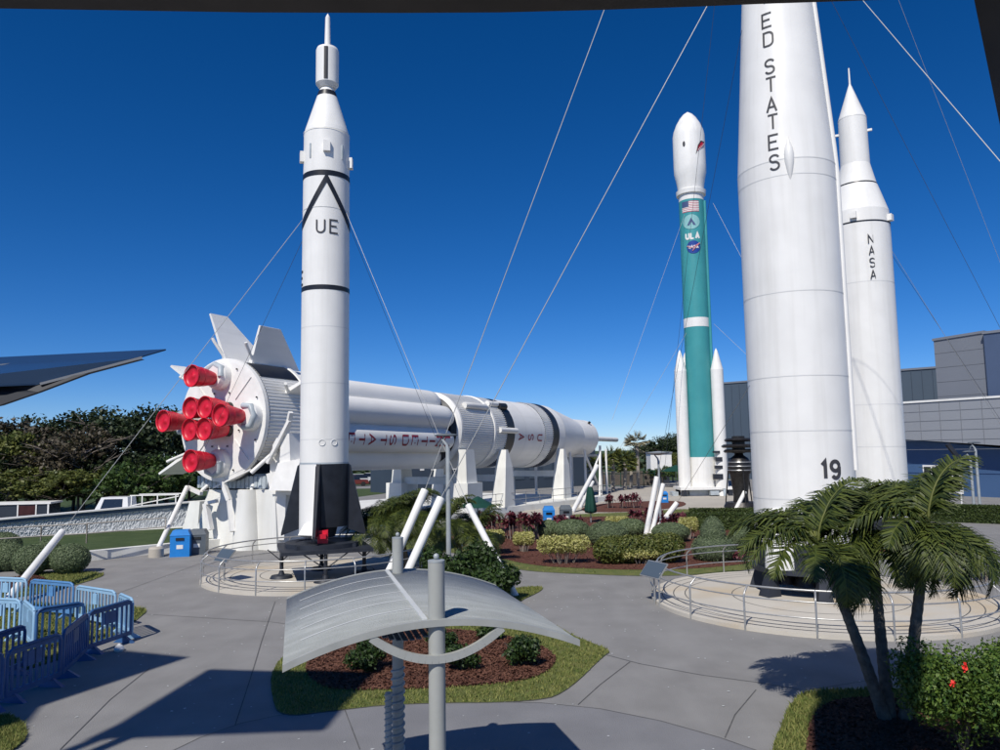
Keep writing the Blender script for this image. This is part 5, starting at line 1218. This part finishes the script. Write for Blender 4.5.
# engine
p=D(741,500,58.);p.z=0; t=thing('rocket_engine','dark grey rocket engine with flat turbine on top, standing left of the fat rocket','engine',p)
ze=lambda y:zy(743,y,58.); s_=58/750*1.25
MB().lathe([(1.1,0),(1.3,.1),(1.1,.45)],32).build('base_ring','dark_metal',t)
MB().smooth_lathe([(6*s_,ze(503)),(5.5*s_,ze(495)),(6.5*s_,ze(485)),(7.5*s_,ze(474)),(8.5*s_,ze(473)),(8.5*s_,ze(462)),(7*s_,ze(458)),(3.5*s_,ze(455)),(3*s_,ze(450))],32).build('nozzle','dark_metal',t)
mb=MB(); 
for y_,r_ in ((451,12),(446,13.5),(440,11)): mb.lathe([(r_*s_*.9,ze(y_)-.12),(r_*s_,ze(y_)),(r_*s_*.85,ze(y_)+.14)],24)
mb.lathe([(5*s_,ze(453)),(5*s_,ze(436))],20); mb.build('turbine','dark_metal',t)
mb=MB()
for y_ in (470,466,462): mb.lathe([(8.9*s_,ze(y_)-.04),(9.1*s_,ze(y_)),(8.9*s_,ze(y_)+.04)],28,cap0=False,cap1=False)
mb.build('hoops','steel',t)
for a in (0.5,2.6,4.7): MB().tube([(1.2*math.cos(a),1.2*math.sin(a),0),(.75*math.cos(a),.75*math.sin(a),ze(458))],.05,6).build('stand_leg','dark_metal',t)
# vehicles behind wall
p=D(20,520,52.);p.z=0; t=thing('dark_van','dark van with pale roof parked behind the white wall at the left edge','van',p,R(8)); hv=zy(20,502,52.)
MB().hexa([(-4.2,-.9,.3),(2.3,-.9,.3),(2.3,.9,.3),(-4.2,.9,.3)],[(-4.2,-.85,hv-.12),(2.1,-.85,hv-.12),(2.1,.85,hv-.12),(-4.2,.85,hv-.12)]).build('body','car_dark',t)
MB().box(-4.3,-.95,hv-.12,2.3,.95,hv).build('roof','white_plain',t)
mb=MB(); mb.box(.2,-.93,.7,.28,-.89,hv-.13); mb.box(1.35,-.93,.7,1.43,-.89,hv-.13); mb.box(2.1,-.93,.7,2.2,-.89,hv-.13); mb.build('window_posts','white_plain',t)
MB().box(.28,-.915,.8,1.35,-.895,hv-.2).build('side_window','van_window',t,'window showing dark red interior')
for x_ in (-3,1.3): MB().lathe([(.33,-.1),(.33,.1)],16,Matrix.Translation((x_,-.9,.33))@Matrix.Rotation(PI/2,4,'X')).build('wheel','rubber',t)
def truck(p,hv,lab):
    t=thing('utility_truck',lab,'truck',p,R(5))
    MB().hexa([(-1.9,-.85,.4),(.3,-.85,.4),(.3,.85,.4),(-1.9,.85,.4)],[(-1.9,-.85,1.05),(.3,-.85,1.05),(.3,.85,1.05),(-1.9,.85,1.05)]).build('body','car_white',t)
    MB().hexa([(-1.9,-.8,1.05),(.3,-.8,1.05),(.3,.8,1.05),(-1.9,.8,1.05)],[(-1.5,-.7,hv),(.2,-.7,hv),(.2,.7,hv),(-1.5,.7,hv)]).build('cab','car_white',t)
    mb=MB(); mb.hexa([(-1.5,-.815,1.15),(-.1,-.815,1.15),(-.1,-.75,1.15),(-1.5,-.75,1.15)],[(-1.3,-.735,hv-.12),(-.1,-.735,hv-.12),(-.1,-.7,hv-.12),(-1.3,-.7,hv-.12)]); mb.build('side_window','glass_dark',t)
    mb=MB()
    for x_ in (.5,1.2,2.2,3.4): mb.bar((x_,-.8,.5),(x_,-.8,hv+.1),.06)
    mb.bar((.4,-.8,hv+.1),(3.6,-.8,hv+.1),.06); mb.bar((.4,-.8,1.3),(3.6,-.8,hv),.06); mb.bar((.4,.8,hv+.1),(3.6,.8,hv+.1),.06); mb.build('ladder_rack','white_plain',t)
    MB().box(.3,-.85,.4,3.6,.85,.9).build('truck_bed','car_white',t)
    for x_ in (-1.1,2.4): MB().lathe([(.36,-.1),(.36,.1)],16,Matrix.Translation((x_,-.85,.36))@Matrix.Rotation(PI/2,4,'X')).build('wheel','rubber',t)
p=D(128,515,52.);p.z=0; truck(p,zy(128,496.5,52.),'white utility truck with ladder rack parked behind the white wall')
def car(x,d,m,lab,rz=0):
    p=D(x,480,d);p.z=0; t=thing('parked_car',lab,'car',p,rz,'cars parked far under the lying rocket')
    MB().hexa([(-2.2,-.9,.35),(2.2,-.9,.35),(2.2,.9,.35),(-2.2,.9,.35)],[(-2.15,-.85,.95),(2.1,-.85,.9),(2.1,.85,.9),(-2.15,.85,.95)]).build('body',m,t)
    MB().hexa([(-1.7,-.8,.94),(1.1,-.8,.92),(1.1,.8,.92),(-1.7,.8,.94)],[(-1.2,-.65,1.5),(.5,-.65,1.5),(.5,.65,1.5),(-1.2,.65,1.5)]).build('cabin','glass_dark',t)
    MB().box(-1.15,-.62,1.5,.45,.62,1.53).build('roof',m,t)
    for x_ in (-1.4,1.4): MB().lathe([(.33,-.1),(.33,.1)],16,Matrix.Translation((x_,-.85,.33))@Matrix.Rotation(PI/2,4,'X')).build('wheel','rubber',t)
for x,d,m,lb in ((360,112,'car_white','white car nearest the black rocket tail'),(373,118,'car_white','white car second from the black rocket tail'),(352,106,'car_red','dark red car in front of the white ones'),(384,122,'car_dark','dark car right of the white ones')): car(x,d,m,lb,.4)
# building behind rocket, its shade put into the wall colour
def bld(a,b,z0,z1,depth,m,nm,lab,z1b=None,feat=None,parent=None):
    a=Vector((a.x,a.y,0));b=Vector((b.x,b.y,0)); L=(b-a).length; rz=math.atan2(b.y-a.y,b.x-a.x)
    t=thing(nm,lab,'building',a,rz) ; zb_=z1b or z1
    MB().hexa([(0,0,z0),(L,0,z0),(L,depth,z0),(0,depth,z0)],[(0,0,z1),(L,0,zb_),(L,depth,zb_),(0,depth,z1)]).build('wall',m,t)
    MB().hexa([(-.1,-.12,z1+.002),(L+.1,-.12,zb_+.002),(L+.1,depth,zb_+.002),(-.1,depth,z1+.002)],[(-.1,-.12,z1+.25),(L+.1,-.12,zb_+.25),(L+.1,depth,zb_+.25),(-.1,depth,z1+.25)]).build('parapet','clad_tower',t)
    return t,L
b1,L=bld(D(412,480,82.),D(596,480,98.),0,4.9,10,'wall_shade_blue','low_building','long low blue-grey building, coloured dark for shade, behind the lying rocket')
for k_ in range(5): MB().box(1.0+k_*1.4,-.05,2.6,1.5+k_*1.4,0.03,2.9).build('wall_light','white_plain',b1)
for k_ in range(4): MB().box(14+k_*2.2,-.05,1.2,15.4+k_*2.2,.03,3.0).build('window','clad_dark',b1)
b2,L=bld(D(388,480,95.),D(410,480,95.),0,4.4,6,'cream_concrete','small_building','small pale building with a palm before it under the rocket')
MB().box(.4,-.4,2.3,L-.4,-.0,2.5).build('door_canopy','white_plain',b2); MB().box(.8,-.05,0,1.8,.02,2.1).build('door','glass_dark',b2)
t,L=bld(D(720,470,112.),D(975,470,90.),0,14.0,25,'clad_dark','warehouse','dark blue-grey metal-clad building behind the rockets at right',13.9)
mb=MB()
for i in range(1,int(L/1.2)): mb.box(i*1.2-.03,-.04,0,i*1.2+.03,.01,13.7)
mb.build('cladding_ribs','wall_shade_blue',t)
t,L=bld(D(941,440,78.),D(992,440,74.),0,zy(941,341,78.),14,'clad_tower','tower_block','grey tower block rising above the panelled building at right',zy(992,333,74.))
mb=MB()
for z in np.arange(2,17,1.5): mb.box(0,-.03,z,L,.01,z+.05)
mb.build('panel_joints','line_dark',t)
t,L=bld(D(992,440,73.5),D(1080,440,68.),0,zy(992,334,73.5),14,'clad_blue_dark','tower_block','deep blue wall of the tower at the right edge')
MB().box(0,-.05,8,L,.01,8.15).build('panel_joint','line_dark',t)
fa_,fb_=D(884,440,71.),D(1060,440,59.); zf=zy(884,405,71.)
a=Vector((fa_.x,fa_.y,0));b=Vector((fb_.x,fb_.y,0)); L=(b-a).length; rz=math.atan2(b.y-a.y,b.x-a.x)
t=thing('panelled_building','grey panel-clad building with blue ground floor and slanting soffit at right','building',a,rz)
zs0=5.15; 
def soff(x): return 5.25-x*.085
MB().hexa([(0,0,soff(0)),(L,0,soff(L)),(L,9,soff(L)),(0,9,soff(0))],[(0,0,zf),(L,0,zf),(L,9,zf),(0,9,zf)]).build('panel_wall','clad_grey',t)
MB().box(-.1,-.1,zf+.002,L+.1,9,zf+.18).build('parapet','white_plain',t)
mb=MB()
for z in np.arange(zf-.85,3.5,-.85): mb.box(0,-.025,z,L,.01,z+.035)
for x in np.arange(1.75,L,1.75): mb.box(x,-.03,soff(x),x+.035,.01,zf)
mb.build('panel_joints','line_dark',t)
MB().box(.2,1.6,0,L,8.9,3.6).build('ground_floor_wall','clad_blue',t)
MB().hexa([(.2,1.6,3.602),(L,1.6,3.602),(L,8.9,3.602),(.2,8.9,3.602)],[(.2,1.6,soff(.2)-.01),(L,1.6,3.62),(L,8.9,3.62),(.2,8.9,soff(.2)-.01)]).build('upper_wall','clad_blue',t)
for x_ in (2.6,4.4):
    w2=MB(); w2.box(x_,1.52,.2,x_+1.6,1.595,2.7); wo=w2.build('door_frame','white_plain',t)
    for k_ in (0,1): MB().box(x_+.12+k_*.75,1.49,.4,x_+.73+k_*.75,1.515,2.55).build('door_glass','glass_dark',wo)
# small far things left of teal rocket
b3,L=bld(D(651,470,100.),D(672,470,100.),1.6,3.9,3,'white_plain','white_kiosk','small white box-like kiosk left of the teal rocket')
MB().box(.3,.3,0,L-.3,2.5,1.6).build('kiosk_base','shade_black',b3)
straight_rail([D(598,480,92.)*Vector((1,1,0)) if False else Vector((D(598,480,92.).x,92,0)),Vector((D(655,480,92.).x,92,0))],'dark green fence far behind the plaza',1.9,0,1.2,'umbrella_green',.05,(1.,.85,.1))
t=thing('garden_wall','low brown wall far behind the plaza left of the teal rocket','wall',(D(600,480,96.).x,96,0)); MB().box(0,0,0,7.2,.3,1.7).build('wall_face','bark',t); MB().box(-.05,-.05,1.702,7.25,.35,1.8).build('wall_cap','sand_concrete',t)
sc.render.engine='CYCLES'
# small scuffs, leaves and gum marks trodden over the plaza
n=700; Q=np.c_[rng.uniform(-14,14,n),rng.uniform(11,34,n),np.full(n,.0135)]
V=leafquads(Q,np.tile([0,0,1.],(n,1)),rng.uniform(.012,.04,n),.02,.7); V[:,:,2]=.0135
o=np_mesh('litter_specks',V,4,'seam_light'); tag(o,kind='stuff')
